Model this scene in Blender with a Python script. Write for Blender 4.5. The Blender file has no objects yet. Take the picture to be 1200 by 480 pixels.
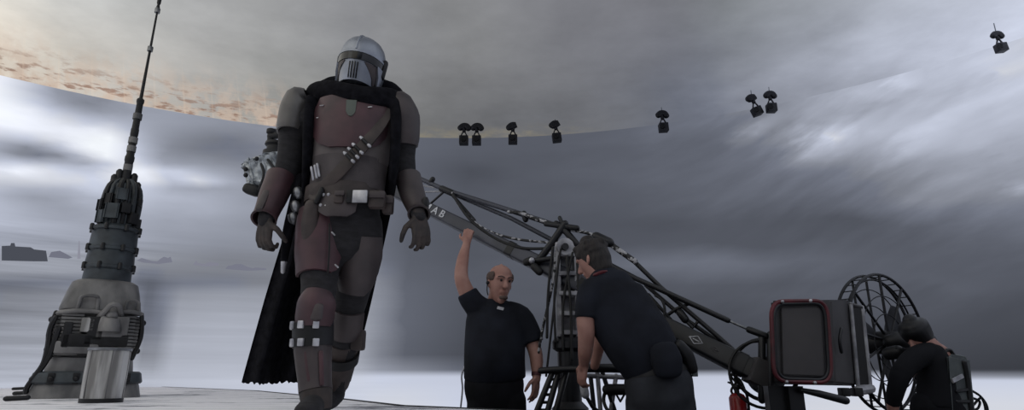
import bpy, bmesh, math, random
from mathutils import Vector, Matrix
random.seed(7)
# ------------------------------------------------------------------ camera
F = 700.0; PITCH = math.atan(201 / 700); CH = 0.17
scn = bpy.context.scene
cam_d = bpy.data.cameras.new('camera'); cam = bpy.data.objects.new('camera', cam_d)
scn.collection.objects.link(cam); scn.camera = cam
cam_d.sensor_fit = 'HORIZONTAL'; cam_d.sensor_width = 36; cam_d.lens = 36 * F / 1200
cam_d.clip_start = .05; cam_d.clip_end = 200
cam.location = (0, 0, CH); cam.rotation_euler = (math.pi / 2 + PITCH, 0, 0)
scn.view_settings.view_transform = 'Standard'; scn.view_settings.look = 'None'
scn.view_settings.gamma = 1; scn.view_settings.use_curve_mapping = False
scn.view_settings.exposure = 0.0
# ------------------------------------------------------------------ world (dim hall behind the open side of the screen)
w = bpy.data.worlds.new('world'); scn.world = w; w.use_nodes = True
w.node_tree.nodes['Background'].inputs[0].default_value = (.80, .88, 1, 1)
w.node_tree.nodes['Background'].inputs[1].default_value = .13
def area(name, loc, target, size, power, col):
    d = bpy.data.lights.new(name, 'AREA'); d.shape = 'RECTANGLE'; d.size = size[0]; d.size_y = size[1]
    d.energy = power; d.color = col
    o = bpy.data.objects.new(name, d); scn.collection.objects.link(o); o.location = loc
    o.rotation_euler = (Vector(target) - Vector(loc)).to_track_quat('-Z', 'Y').to_euler()
    return o
area('hall_light', (-6, -3.0, 4.4), (-.8, 2.8, .9), (3, 2), 7, (.90, .94, 1))
# ------------------------------------------------------------------ projection helpers
CP, SP = math.cos(PITCH), math.sin(PITCH)
def ray(px, py):
    u = (240 - py) / F
    return Vector(((px - 600) / F, CP - u * SP, SP + u * CP))
def P(px, py, Y):
    r = ray(px, py); s = Y / r.y
    return Vector((r.x * s, Y, CH + r.z * s))
def PZ(px, py, z):
    r = ray(px, py); s = (z - CH) / r.z
    return Vector((r.x * s, r.y * s, z))
def proj(p):
    q = Vector(p) - Vector((0, 0, CH)); d = q.y * CP + q.z * SP; u = -q.y * SP + q.z * CP
    return 600 + F * q.x / d, 240 - F * u / d
def MP(p):            # metres per photo pixel at a point
    q = Vector(p) - Vector((0, 0, CH)); return (q.y * CP + q.z * SP) / F
WC = Vector((-1.09, .14)); WR = 11.82; ZT = 5.10; ZF = -.75
def cyl(px, py, R=WR):
    r = ray(px, py); ox, oy = -WC.x, -WC.y
    a = r.x**2 + r.y**2; b = 2 * (ox * r.x + oy * r.y); c = ox**2 + oy**2 - R * R
    s = (-b + math.sqrt(b * b - 4 * a * c)) / (2 * a)
    return Vector((r.x * s, r.y * s, CH + r.z * s))
def lin(c):
    c = c / 255
    return c / 12.92 if c <= .04045 else ((c + .055) / 1.055) ** 2.4
def L3(rgb): return tuple(lin(c) for c in rgb)
# ------------------------------------------------------------------ materials
def nmat(name):
    m = bpy.data.materials.new(name); m.use_nodes = True; return m, m.node_tree
def mat(name, rgb, rough=.6, metal=0., var=.25, scale=12, bump=.0, rgb2=None, stretch=(1, 1, 1), detail=6, spec=.5, coords='Object', lo=.35, hi=.65):
    m, nt = nmat(name); N = nt.nodes; L = nt.links
    b = N['Principled BSDF']; b.inputs['Roughness'].default_value = rough; b.inputs['Metallic'].default_value = metal
    b.inputs['Specular IOR Level'].default_value = spec
    c1 = L3(rgb); c2 = L3(rgb2) if rgb2 else tuple(x * (1 - var) for x in c1)
    tc = N.new('ShaderNodeTexCoord'); mp = N.new('ShaderNodeMapping'); mp.inputs['Scale'].default_value = stretch
    no = N.new('ShaderNodeTexNoise'); no.inputs['Scale'].default_value = scale; no.inputs['Detail'].default_value = detail
    rp = N.new('ShaderNodeValToRGB'); rp.color_ramp.elements[0].position = lo; rp.color_ramp.elements[1].position = hi
    rp.color_ramp.elements[0].color = (*c2, 1); rp.color_ramp.elements[1].color = (*c1, 1)
    L.new(tc.outputs[coords], mp.inputs[0]); L.new(mp.outputs[0], no.inputs['Vector'])
    L.new(no.outputs[0], rp.inputs[0]); L.new(rp.outputs[0], b.inputs['Base Color'])
    if bump:
        bu = N.new('ShaderNodeBump'); bu.inputs['Strength'].default_value = bump; bu.inputs['Distance'].default_value = .01
        L.new(no.outputs[0], bu.inputs['Height']); L.new(bu.outputs[0], b.inputs['Normal'])
    return m
def emat(name, rgb, st=1):
    m, nt = nmat(name); nt.nodes.clear(); e = nt.nodes.new('ShaderNodeEmission'); o = nt.nodes.new('ShaderNodeOutputMaterial')
    e.inputs[0].default_value = (*L3(rgb), 1); e.inputs[1].default_value = st; nt.links.new(e.outputs[0], o.inputs[0]); return m
def glassmat(name, rgb, alpha=.35, rough=.15):
    m, nt = nmat(name); b = nt.nodes['Principled BSDF']
    b.inputs['Base Color'].default_value = (*L3(rgb), 1); b.inputs['Alpha'].default_value = alpha; b.inputs['Roughness'].default_value = rough
    return m
# ---- tiny node-math helper
class NB:
    def __init__(s, nt): s.nt = nt
    def m(s, op, a, b=None, c=None):
        n = s.nt.nodes.new('ShaderNodeMath'); n.operation = op
        for i, v in enumerate((a, b, c)):
            if v is None: continue
            if isinstance(v, (int, float)): n.inputs[i].default_value = v
            else: s.nt.links.new(v, n.inputs[i])
        return n.outputs[0]
    def ss(s, v, a, b, o0=0., o1=1.):
        n = s.nt.nodes.new('ShaderNodeMapRange'); n.interpolation_type = 'SMOOTHSTEP'
        s.nt.links.new(v, n.inputs[0])
        for i, x in zip((1, 2, 3, 4), (a, b, o0, o1)): n.inputs[i].default_value = x
        return n.outputs[0]
    def mr(s, v, a, b, o0=0., o1=1.):
        n = s.nt.nodes.new('ShaderNodeMapRange'); s.nt.links.new(v, n.inputs[0])
        for i, x in zip((1, 2, 3, 4), (a, b, o0, o1)): n.inputs[i].default_value = x
        return n.outputs[0]
    def ramp(s, v, stops):
        n = s.nt.nodes.new('ShaderNodeValToRGB'); cr = n.color_ramp
        stops = sorted(stops)
        while len(cr.elements) < len(stops): cr.elements.new(.5)
        for e, (p, c) in zip(cr.elements, stops): e.position = p
        for e, (p, c) in zip(cr.elements, stops): e.color = (*c, 1)
        s.nt.links.new(v, n.inputs[0]); return n.outputs[0]
    def mix(s, f, a, b, mode='MIX'):
        n = s.nt.nodes.new('ShaderNodeMix'); n.data_type = 'RGBA'; n.blend_type = mode
        if isinstance(f, (int, float)): n.inputs[0].default_value = f
        else: s.nt.links.new(f, n.inputs[0])
        for i, v in ((6, a), (7, b)):
            if isinstance(v, tuple): n.inputs[i].default_value = (*v, 1)
            else: s.nt.links.new(v, n.inputs[i])
        return n.outputs[2]
    def noise(s, x, y, z, scale=1, detail=4, rough=.5):
        c = s.nt.nodes.new('ShaderNodeCombineXYZ')
        for i, v in enumerate((x, y, z)):
            if isinstance(v, (int, float)): c.inputs[i].default_value = v
            else: s.nt.links.new(v, c.inputs[i])
        n = s.nt.nodes.new('ShaderNodeTexNoise'); n.inputs['Scale'].default_value = scale
        n.inputs['Detail'].default_value = detail; n.inputs['Roughness'].default_value = rough
        s.nt.links.new(c.outputs[0], n.inputs['Vector']); return n.outputs[0]
# ------------------------------------------------------------------ object helpers
col = scn.collection
def obj(name, bm, m, parent=None, label=None, smooth=True, keep=False):
    bmesh.ops.recalc_face_normals(bm, faces=bm.faces)
    me = bpy.data.meshes.new(name); bm.to_mesh(me); bm.free()
    if m: me.materials.append(m)
    if smooth:
        for p in me.polygons: p.use_smooth = True
        if not keep:
            try: me.set_sharp_from_angle(angle=math.radians(38))
            except Exception: pass
    o = bpy.data.objects.new(name, me); col.objects.link(o)
    if parent is not None:
        o.parent = parent; bpy.context.view_layer.update()
        # geometry is authored in world space: undo the parent's transform
        o.matrix_parent_inverse = Matrix.Identity(4)
        inv = world_of(parent).inverted()
        me.transform(inv)
    if label: o['label'] = label
    return o
def world_of(o):
    M = o.matrix_basis.copy(); p = o.parent
    while p is not None: M = p.matrix_basis @ M; p = p.parent
    return M
def tag(o, label, cat, group=None, kind=None):
    o['label'] = label; o['category'] = cat
    if group: o['group'] = group
    if kind: o['kind'] = kind
    return o
def thing(name, label, cat, loc=(0, 0, 0), group=None):
    o = bpy.data.objects.new(name, None); col.objects.link(o); o.location = loc; o.empty_display_size = .2
    return tag(o, label, cat, group)
def tree_copy(o, loc):
    r = o.copy(); col.objects.link(r); r.location = loc
    def rec(a, b):
        for ch in list(a.children):
            c = ch.copy(); col.objects.link(c); c.parent = b; rec(ch, c)
    rec(o, r); return r
def BM(): return bmesh.new()
def catmull(pts, rad, sub):
    if len(pts) < 3 or sub < 2: return pts, rad
    op, orr = [], []
    n = len(pts)
    for i in range(n - 1):
        p0, p1, p2, p3 = pts[max(i-1, 0)], pts[i], pts[i+1], pts[min(i+2, n-1)]
        for k in range(sub):
            t = k / sub; t2 = t*t; t3 = t2*t
            op.append(.5 * ((2*p1) + (p2-p0)*t + (2*p0-5*p1+4*p2-p3)*t2 + (3*p1-p0-3*p2+p3)*t3))
            s = t*t*(3-2*t); orr.append(tuple(rad[i][j]*(1-s)+rad[i+1][j]*s for j in range(len(rad[i]))))
    op.append(pts[-1]); orr.append(rad[-1]); return op, orr
def frames(pts, fwd):
    out = []
    for i, p in enumerate(pts):
        a = pts[max(i-1, 0)]; b = pts[min(i+1, len(pts)-1)]
        t = (b - a)
        t = t.normalized() if t.length > 1e-9 else Vector((0, 0, 1))
        f = fwd - t * fwd.dot(t)
        if f.length < 1e-3: f = Vector((0, 0, 1)) - t * t.z
        if f.length < 1e-3: f = Vector((1, 0, 0))
        f.normalize(); s = f.cross(t).normalized()
        if out and s.dot(out[-1][1]) < 0 and f.dot(out[-1][2]) < 0: s, f = -s, -f
        out.append((t, s, f))
    return out
def sweep(bm, pts, rad, n=12, caps='round', sub=1, fwd=(0, -1, 0), pw=2.0):
    """swept tube; rad = (across, depth) per point"""
    pts = [Vector(p) for p in pts]
    if isinstance(rad, (int, float, tuple)): rad = [rad] * len(pts)
    rad = [(r, r) if isinstance(r, (int, float)) else tuple(r) for r in rad]
    pts, rad = catmull(pts, rad, sub)
    fr = frames(pts, Vector(fwd))
    secs = [(p, a, b, s, f) for p, (a, b), (t, s, f) in zip(pts, rad, fr)]
    if caps == 'round':
        t0 = fr[0][0]; t1 = fr[-1][0]
        p, a, b, s, f = secs[0]; h = min(a, b)
        pre = [(p - t0 * h * math.sin(k), a * math.cos(k), b * math.cos(k), s, f) for k in (1.4, 1.0, .55)]
        p, a, b, s, f = secs[-1]; h = min(a, b)
        post = [(p + t1 * h * math.sin(k), a * math.cos(k), b * math.cos(k), s, f) for k in (.55, 1.0, 1.4)]
        secs = pre + secs + post
    rings = []
    for p, a, b, s, f in secs:
        ring = []
        for k in range(n):
            th = 2 * math.pi * k / n; c, d = math.cos(th), math.sin(th)
            if pw != 2: c = math.copysign(abs(c) ** (2/pw), c); d = math.copysign(abs(d) ** (2/pw), d)
            ring.append(bm.verts.new(p + s * a * c + f * b * d))
        rings.append(ring)
    for r0, r1 in zip(rings, rings[1:]):
        for k in range(n): bm.faces.new((r0[k], r0[(k+1) % n], r1[(k+1) % n], r1[k]))
    bm.faces.new(rings[0][::-1]); bm.faces.new(rings[-1])
    return bm
def plate(bm, secs, th=.006, n=12, fwd=(0, -1, 0), sub=1, pw=2.0):
    """curved shell. secs: (point, a, b, ang0, ang1) degrees, 0 = towards fwd, + = +side(x)"""
    pts = [Vector(s[0]) for s in secs]; rad = [tuple(s[1:]) for s in secs]
    pts, rad = catmull(pts, rad, sub); fr = frames(pts, Vector(fwd))
    A, B = [], []
    for p, (a, b, a0, a1), (t, s, f) in zip(pts, rad, fr):
        ra, rb = [], []
        if s.x < 0: s = -s
        for k in range(n + 1):
            th_ = math.radians(a0 + (a1 - a0) * k / n); c, d = math.sin(th_), math.cos(th_)
            if pw != 2: c = math.copysign(abs(c) ** (2/pw), c); d = math.copysign(abs(d) ** (2/pw), d)
            ra.append(bm.verts.new(p + s * (a + th) * c + f * (b + th) * d)); rb.append(bm.verts.new(p + s * a * c + f * b * d))
        A.append(ra); B.append(rb)
    m = len(A)
    for i in range(m - 1):
        for k in range(n):
            bm.faces.new((A[i][k], A[i][k+1], A[i+1][k+1], A[i+1][k])); bm.faces.new((B[i][k], B[i+1][k], B[i+1][k+1], B[i][k+1]))
        bm.faces.new((A[i][0], A[i+1][0], B[i+1][0], B[i][0])); bm.faces.new((A[i][n], B[i][n], B[i+1][n], A[i+1][n]))
    for k in range(n):
        bm.faces.new((A[0][k], B[0][k], B[0][k+1], A[0][k+1])); bm.faces.new((A[-1][k], A[-1][k+1], B[-1][k+1], B[-1][k]))
    return bm
def box(bm, c, size, R=None, bev=.0):
    r = bmesh.ops.create_cube(bm, size=1); vs = r['verts']
    M = Matrix.Translation(Vector(c)) @ (R.to_4x4() if R else Matrix.Identity(4)) @ Matrix.Diagonal((*size, 1))
    for v in vs: v.co = M @ v.co
    if bev:
        es = list({e for v in vs for e in v.link_edges})
        bmesh.ops.bevel(bm, geom=es, offset=bev, segments=2, affect='EDGES', profile=.6)
    return bm
def bar(bm, a, b, w, h=None, up=(0, 0, 1)):
    a, b = Vector(a), Vector(b); h = h or w; d = (b - a); L = d.length; d.normalize()
    u = Vector(up); u = (u - d * u.dot(d)).normalized(); s = d.cross(u)
    R = Matrix((s, d, u)).transposed(); return box(bm, (a + b) / 2, (w, L, h), R)
def lathe(bm, base, prof, n=32, pw=2.0, rot=0., sy=1.0, axis=None):
    """prof: (z, r) or (z, r, pw); base: Vector"""
    rings = []
    for q in prof:
        z, r = q[0], q[1]; e = q[2] if len(q) > 2 else pw
        ring = []
        for k in range(n):
            th = 2 * math.pi * k / n; c, d = math.cos(th), math.sin(th)
            if e != 2: c = math.copysign(abs(c) ** (2/e), c); d = math.copysign(abs(d) ** (2/e), d)
            x, y = r * c, r * d * sy
            x, y = x * math.cos(rot) - y * math.sin(rot), x * math.sin(rot) + y * math.cos(rot)
            ring.append(bm.verts.new(Vector(base) + Vector((x, y, z))))
        rings.append(ring)
    for r0, r1 in zip(rings, rings[1:]):
        for k in range(n): bm.faces.new((r0[k], r0[(k+1) % n], r1[(k+1) % n], r1[k]))
    bm.faces.new(rings[0][::-1]); bm.faces.new(rings[-1]); return bm
def sphere(bm, c, r, seg=12, sc=(1, 1, 1)):
    q = bmesh.ops.create_uvsphere(bm, u_segments=seg, v_segments=max(6, seg * 2 // 3), radius=r)
    for v in q['verts']: v.co = Vector(c) + Vector((v.co.x * sc[0], v.co.y * sc[1], v.co.z * sc[2]))
    return bm
def disc(bm, c, axis, r, th, n=24):
    axis = Vector(axis).normalized(); return sweep(bm, [Vector(c) - axis * th / 2, Vector(c) + axis * th / 2], r, n=n, caps='flat', fwd=(0, -.3, 1))
def organic(o, vox=.008, it=3):
    r = o.modifiers.new('remesh', 'REMESH'); r.mode = 'VOXEL'; r.voxel_size = vox; r.use_smooth_shade = True
    s = o.modifiers.new('smooth', 'SMOOTH'); s.iterations = it; s.factor = .5
    return o
def spline3(pts, sub=6):
    pts = [Vector(p) for p in pts]; q, _ = catmull(pts, [(1,)] * len(pts), sub); return q
def cable(bm, pts, r, n=6, sub=6): return sweep(bm, pts, r, n=n, sub=sub)

# ================================================================== THE SETTING
# ---- picture shown on the curved screen: a table of colours turned into (azimuth, height) ramps
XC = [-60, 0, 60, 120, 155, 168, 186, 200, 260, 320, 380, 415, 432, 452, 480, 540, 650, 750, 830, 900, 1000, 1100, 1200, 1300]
ROWS = {
 40: [235,225,205,180,180,180,178,178,150,150,150,150,150,150,130,110,110,110,120,140,175,200,215,220],
 90: [245,243,215,185,175,172,170,168,160,150,140,130,128,125,110,105,105,112,128,150,172,195,212,215],
 110:[248,243,180,166,170,170,170,168,160,150,140,130,128,124,108,102,102,110,124,148,176,194,200,205],
 130:[250,243,215,180,168,167,166,165,160,152,142,130,126,122,108,100,100,108,118,142,178,190,190,195],
 155:[235,232,236,232,190,180,172,170,160,152,142,130,124,120,106,98, 97, 103,114,140,174,184,185,188],
 183:[180,172,188,236,228,220,200,178,160,152,142,128,122,116,104,95, 95, 100,110,122,160,172,178,180],
 205:[228,222,206,218,225,215,188,172,164,154,140,126,120,114,102,93, 96, 99, 106,112,138,156,162,168],
 235:[212,210,196,195,190,188,180,174,172,156,138,124,120,112,100,90, 93, 94, 100,106,118,132,138,142],
 262:[192,188,186,184,180,178,172,168,162,152,138,122,116,110, 98,88, 88, 86, 90, 92, 98, 108,114,118],
 285:[168,165,166,166,164,162,158,156,148,146,138,128,118,108, 96,88, 88, 90, 90, 90, 93, 98, 104,108],
 304:[160,158,158,156,152,150,146,144,134,134,136,140,128,112, 97,90, 92, 108,106,100, 98, 97, 98,100],
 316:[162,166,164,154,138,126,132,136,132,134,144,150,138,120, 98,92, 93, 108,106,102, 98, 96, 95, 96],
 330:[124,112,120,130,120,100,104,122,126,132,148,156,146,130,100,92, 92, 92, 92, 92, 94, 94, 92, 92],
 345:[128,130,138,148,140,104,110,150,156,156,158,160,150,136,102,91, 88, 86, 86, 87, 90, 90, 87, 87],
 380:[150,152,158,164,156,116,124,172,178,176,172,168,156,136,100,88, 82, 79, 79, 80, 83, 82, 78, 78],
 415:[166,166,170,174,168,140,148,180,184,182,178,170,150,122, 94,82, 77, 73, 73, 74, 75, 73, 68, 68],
 434:[176,176,180,182,178,160,166,186,188,186,184,180,168,150,140,110, 74, 68, 68, 69, 70, 67, 63, 63],
 441:[184,184,186,186,186,180,184,190,194,196,202,208,210,210,208,206,208,200,204,206,205,160,140,140],
 446:[186,186,186,186,188,186,190,194,198,202,208,212,212,212,210,208,210,206,208,210,212,214,214,214],
 470:[190,190,190,190,192,192,194,198,202,206,210,214,216,216,216,214,214,212,212,214,216,218,218,218]}
RY = sorted(ROWS)
def tint(v, px, py):
    # cool blue grey, less so in the brightest clouds
    k = .035 if v > 215 else .055 if (px < 440 and py > 300) else .065
    if v < 130: k = .085
    return (v * (1 - .95 * k), v * (1 - .5 * k), min(v * (1 + .75 * k), 253))
# clouds and streaks in the picture: (x, y, half length, half width, tilt up to the right in degrees, brighter or darker)
BLOBS = [(20,132,60,22,-8,16), (60,124,26,14,-30,-8), (95,120,50,16,-12,-34), (35,176,60,11,-14,-52), (105,193,34,8,-14,-30), (20,201,70,9,-6,30), (118,170,40,15,0,34),
         (215,172,75,20,6,-26), (290,178,60,20,0,-16), (222,207,45,7,-6,46), (165,207,30,9,-10,26), (40,232,75,15,-8,-32), (215,236,60,9,-4,12), (270,224,40,5,-4,-14), (120,262,90,10,0,-8),
         (880,160,42,7,24,34), (972,166,40,10,30,58), (1040,150,45,6,22,14), (1058,98,46,7,22,26), (1075,172,52,8,24,22), (1105,142,40,6,22,20), (1190,221,36,5,6,30), (1010,80,95,10,24,20), (1160,100,50,12,15,14),
         (925,150,34,8,28,-14), (1010,126,70,8,24,-20), (1030,190,60,9,18,-16), (1120,118,50,5,20,-14), (1150,185,60,8,10,-16), (950,120,50,8,22,-8), (1060,232,80,8,6,10), (1000,262,90,8,2,-8),
         (600,215,110,14,-6,-5), (700,180,80,10,8,-4), (540,200,60,10,-8,-6), (850,305,120,6,2,10), (680,308,80,5,-4,6), (930,345,150,7,4,6), (1100,330,100,8,6,4), (640,350,120,14,4,4)]
def blobs(px, py):
    t = 0
    for x, y, a, b, an, d in BLOBS:
        if x < 330: d *= 1.3
        c, s_ = math.cos(math.radians(an)), math.sin(math.radians(an)); dx, dy = px - x, y - py
        u, v = dx * c + dy * s_, -dx * s_ + dy * c
        t += d * math.exp(-.5 * ((u / a * 1.5) ** 2 + (v / b * 1.3) ** 2))
    return t
CS = sorted(set(XC) | set(range(0, 341, 20)) | set(range(840, 1220, 22)))
RS = [20, 50, 80, 95, 108, 120, 131, 142, 152, 162, 172, 182, 192, 202, 211, 220, 231, 245, 262, 285, 304, 310, 318, 331, 345, 380, 415, 433, 441, 446, 475]
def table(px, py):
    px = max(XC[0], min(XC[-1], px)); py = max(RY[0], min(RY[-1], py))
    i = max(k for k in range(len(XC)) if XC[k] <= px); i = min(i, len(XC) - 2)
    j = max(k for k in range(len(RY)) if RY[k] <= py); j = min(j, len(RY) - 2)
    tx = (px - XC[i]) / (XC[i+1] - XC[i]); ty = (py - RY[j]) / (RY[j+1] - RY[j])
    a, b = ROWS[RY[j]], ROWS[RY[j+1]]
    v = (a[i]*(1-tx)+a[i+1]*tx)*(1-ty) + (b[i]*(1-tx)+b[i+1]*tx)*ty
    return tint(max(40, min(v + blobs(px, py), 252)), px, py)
def azim(p): return math.atan2(p.x - WC.x, p.y - WC.y)
def screen_material():
    m, nt = nmat('led_screen_picture'); nt.nodes.clear(); nb = NB(nt)
    out = nt.nodes.new('ShaderNodeOutputMaterial'); em = nt.nodes.new('ShaderNodeEmission'); nt.links.new(em.outputs[0], out.inputs[0])
    tc = nt.nodes.new('ShaderNodeTexCoord'); sx = nt.nodes.new('ShaderNodeSeparateXYZ'); nt.links.new(tc.outputs['Object'], sx.inputs[0])
    X = nb.m('SUBTRACT', sx.outputs[0], WC.x); Y = nb.m('SUBTRACT', sx.outputs[1], WC.y); Z = sx.outputs[2]
    az = nb.m('ARCTAN2', X, Y)
    s = nb.m('MULTIPLY', az, WR)                     # metres along the screen
    # cloud streaks: slanted on the right, level elsewhere
    slope = nb.ss(az, .25, .75, 0., .20)
    zz = nb.m('SUBTRACT', Z, nb.m('MULTIPLY', slope, s))
    n1 = nb.noise(nb.m('MULTIPLY', s, .42), zz, 0., .95, 4, .5)
    n2 = nb.noise(nb.m('MULTIPLY', s, .36), nb.m('MULTIPLY', zz, 1.15), 4.3, 1.5, 5, .55)
    n3 = nb.noise(nb.m('MULTIPLY', s, .10), nb.m('MULTIPLY', Z, 2.2), 9., 3.2, 6, .6)
    left = nb.ss(az, -.16, -.06, 1., 0.)
    sky = nb.mix(left, (0, 0, 0), (1, 1, 1))
    skyL = nb.ss(Z, 2.3, 3.0); skyR = nb.ss(Z, .55, 1.2)
    msk = nb.m('ADD', nb.m('MULTIPLY', left, skyL), nb.m('MULTIPLY', nb.m('SUBTRACT', 1., left), skyR))
    amp = nb.m('MULTIPLY', msk, nb.m('ADD', .12, nb.ss(az, .2, .6, 0., .30)))
    zw = nb.m('ADD', Z, nb.m('MULTIPLY', nb.m('SUBTRACT', n1, .5), nb.m('MULTIPLY', amp, 1.8)))
    aw = nb.m('ADD', az, nb.m('MULTIPLY', nb.m('SUBTRACT', n2, .5), nb.m('MULTIPLY', msk, nb.ss(az, .1, .4, .07, .16))))
    zn = nb.mr(zw, ZF, ZT)
    cols = []
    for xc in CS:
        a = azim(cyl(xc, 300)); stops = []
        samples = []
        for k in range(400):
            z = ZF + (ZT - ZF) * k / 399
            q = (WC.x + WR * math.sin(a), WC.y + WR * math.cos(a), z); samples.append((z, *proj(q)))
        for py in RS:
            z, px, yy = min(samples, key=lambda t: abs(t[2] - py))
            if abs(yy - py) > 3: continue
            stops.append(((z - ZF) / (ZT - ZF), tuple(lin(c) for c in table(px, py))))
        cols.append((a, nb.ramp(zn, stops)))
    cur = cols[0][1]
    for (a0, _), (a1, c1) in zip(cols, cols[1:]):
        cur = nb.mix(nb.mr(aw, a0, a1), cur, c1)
    # streaks of light and shade inside the picture
    g1 = nb.m('MULTIPLY', nb.m('SUBTRACT', n2, .5), nb.m('MULTIPLY', msk, nb.m('ADD', nb.ss(az, .3, .6, .26, .5), nb.m('MULTIPLY', left, .25))))
    gl = nb.m('MULTIPLY', nb.m('SUBTRACT', n3, .5), nb.m('MULTIPLY', nb.m('SUBTRACT', 1., msk), nb.m('ADD', nb.m('MULTIPLY', nb.ss(az, -.5, -.42, 1., .28), nb.m('MULTIPLY', left, .8)), .06)))
    gain = nb.m('ADD', 1., nb.m('ADD', g1, gl))
    # dark rippled shadow strip beside the tower, painted into the colour table above
    nt.links.new(cur, em.inputs[0]); nt.links.new(gain, em.inputs[1])
    return m
def build_wall():
    bm = BM(); n = 160; th = .25; a0, a1 = math.radians(-150), math.radians(150)
    rings = []
    for k in range(n + 1):
        a = a0 + (a1 - a0) * k / n; s, c = math.sin(a), math.cos(a)
        rings.append([bm.verts.new((WC.x + r * s, WC.y + r * c, z)) for r, z in ((WR, ZF), (WR, ZT), (WR + th, ZT), (WR + th, ZF))])
    for r0, r1 in zip(rings, rings[1:]):
        for k in range(4): bm.faces.new((r0[k], r1[k], r1[(k+1) % 4], r0[(k+1) % 4]))
    bm.faces.new(rings[0]); bm.faces.new(rings[-1][::-1])
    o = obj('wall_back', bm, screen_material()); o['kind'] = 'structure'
    o['label'] = 'curved LED screen showing an icy plain under grey clouds'
    return o
wall = build_wall()
def ceiling_material():
    m, nt = nmat('led_ceiling_picture'); nt.nodes.clear(); nb = NB(nt)
    out = nt.nodes.new('ShaderNodeOutputMaterial'); em = nt.nodes.new('ShaderNodeEmission'); nt.links.new(em.outputs[0], out.inputs[0])
    tc = nt.nodes.new('ShaderNodeTexCoord'); sx = nt.nodes.new('ShaderNodeSeparateXYZ'); nt.links.new(tc.outputs['Object'], sx.inputs[0])
    x, y = sx.outputs[0], sx.outputs[1]
    X = nb.m('SUBTRACT', x, WC.x); Y = nb.m('SUBTRACT', y, WC.y)
    az = nb.m('ARCTAN2', X, Y); rr = nb.m('SQRT', nb.m('ADD', nb.m('MULTIPLY', X, X), nb.m('MULTIPLY', Y, Y)))
    n1 = nb.noise(x, y, 0., .35, 5, .55); n2 = nb.noise(x, y, 3., .9, 5, .6)
    w = nb.m('ADD', az, nb.m('MULTIPLY', nb.m('SUBTRACT', n1, .5), .18))
    def st(px, py, c):
        p = PZ(px, py, ZT); return ((math.atan2(p.x - WC.x, p.y - WC.y) + math.pi) / (2 * math.pi), L3(c))
    stops_edge = [st(x, y, table(x, y + 4) if x > 780 else c) for x, y, c in ((-40,84,(236,228,214)), (0,90,(222,212,198)), (70,103,(204,198,188)), (150,116,(190,186,180)), (250,136,(174,172,168)), (330,150,(150,150,147)), (440,156,(122,123,122)),
             (560,159,(106,107,110)), (700,153,(108,110,116)), (800,140,(120,122,128)), (850,132,0), (900,124,0), (950,113,0), (1000,102,0), (1050,90,0), (1100,76,0), (1150,61,0), (1200,43,0))]
    stops_in = [st(-40, 60, (250,248,240)), st(20, 62, (226,226,222)), st(70, 72, (200,202,202)), st(150, 90, (180,182,182)), st(250, 115, (172,173,174)), st(330, 130, (160,161,162)), st(440, 140, (140,141,145)),
             st(560, 145, (134,135,137)), st(700, 140, (122,123,129)), st(800, 120, (121,122,129)), st(900, 100, (126,130,134)), st(1000, 70, (140,144,149)), st(1100, 45, (158,163,169)), st(1200, 15, (200,204,210))]
    wn = nb.mr(w, -math.pi, math.pi)
    cur = nb.mix(nb.ss(rr, 7.0, 11.4), nb.ramp(wn, stops_in), nb.ramp(wn, stops_edge))
    # warm glow of tiles along the seam on the left
    seam = nb.ss(rr, 9.2, 11.8); lm = nb.ss(az, -.32, -.22, 1., 0.)
    nn = nb.noise(nb.m('MULTIPLY', az, 26.), nb.m('MULTIPLY', rr, .8), 1., 1.6, 4, .6)
    nn2 = nb.noise(nb.m('MULTIPLY', az, 30.), nb.m('MULTIPLY', rr, 3.2), 5., 1.0, 5, .6)
    k = nb.m('MULTIPLY', nb.m('MULTIPLY', seam, lm), nb.ss(nn, .38, .60, .05, .85))
    cur = nb.mix(k, cur, L3((200, 180, 164)))
    k2 = nb.m('MULTIPLY', nb.m('MULTIPLY', nb.ss(rr, 9.9, 11.6), lm), nb.ss(nn2, .50, .62))
    cur = nb.mix(nb.m('MULTIPLY', k2, .95), cur, L3((150, 122, 108)))
    # thin tile lines
    ta = nb.m('FRACT', nb.m('MULTIPLY', az, WR / .5)); tr = nb.m('FRACT', nb.m('MULTIPLY', rr, 2.))
    ln = nb.m('MAXIMUM', nb.ss(ta, 0., .10, 1., 0.), nb.ss(tr, 0., .10, 1., 0.))
    cur = nb.mix(nb.m('MULTIPLY', nb.m('MULTIPLY', ln, seam), nb.m('MULTIPLY', lm, .22)), cur, L3((228, 206, 184)))
    ls = nb.ss(nb.m('ABSOLUTE', nb.m('ADD', az, .02)), .12, .30, 1., 0.)
    cur = nb.mix(nb.m('MULTIPLY', nb.m('MULTIPLY', ls, nb.ss(rr, 11.0, 11.8)), nb.ss(nn2, .40, .62, .1, .55)), cur, L3((140, 132, 112)))
    gain = nb.m('ADD', 1., nb.m('MULTIPLY', nb.m('SUBTRACT', n2, .5), .55))
    nt.links.new(cur, em.inputs[0]); nt.links.new(gain, em.inputs[1]); return m
bm = BM(); lathe(bm, (WC.x, WC.y, ZT), [(0, WR + .25), (.2, WR + .25)], n=160)
ceil = obj('ceiling', bm, ceiling_material(), smooth=False); ceil['kind'] = 'structure'
ceil['label'] = 'grey LED ceiling with a warm orange rim on its left edge'
bm = BM(); box(bm, (0, 3, ZF - .05), (40, 40, .1))
fl = obj('floor', bm, mat('studio_floor', (62, 62, 66), .5, scale=3, rgb2=(45, 45, 48)), smooth=False); fl['kind'] = 'structure'
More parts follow.
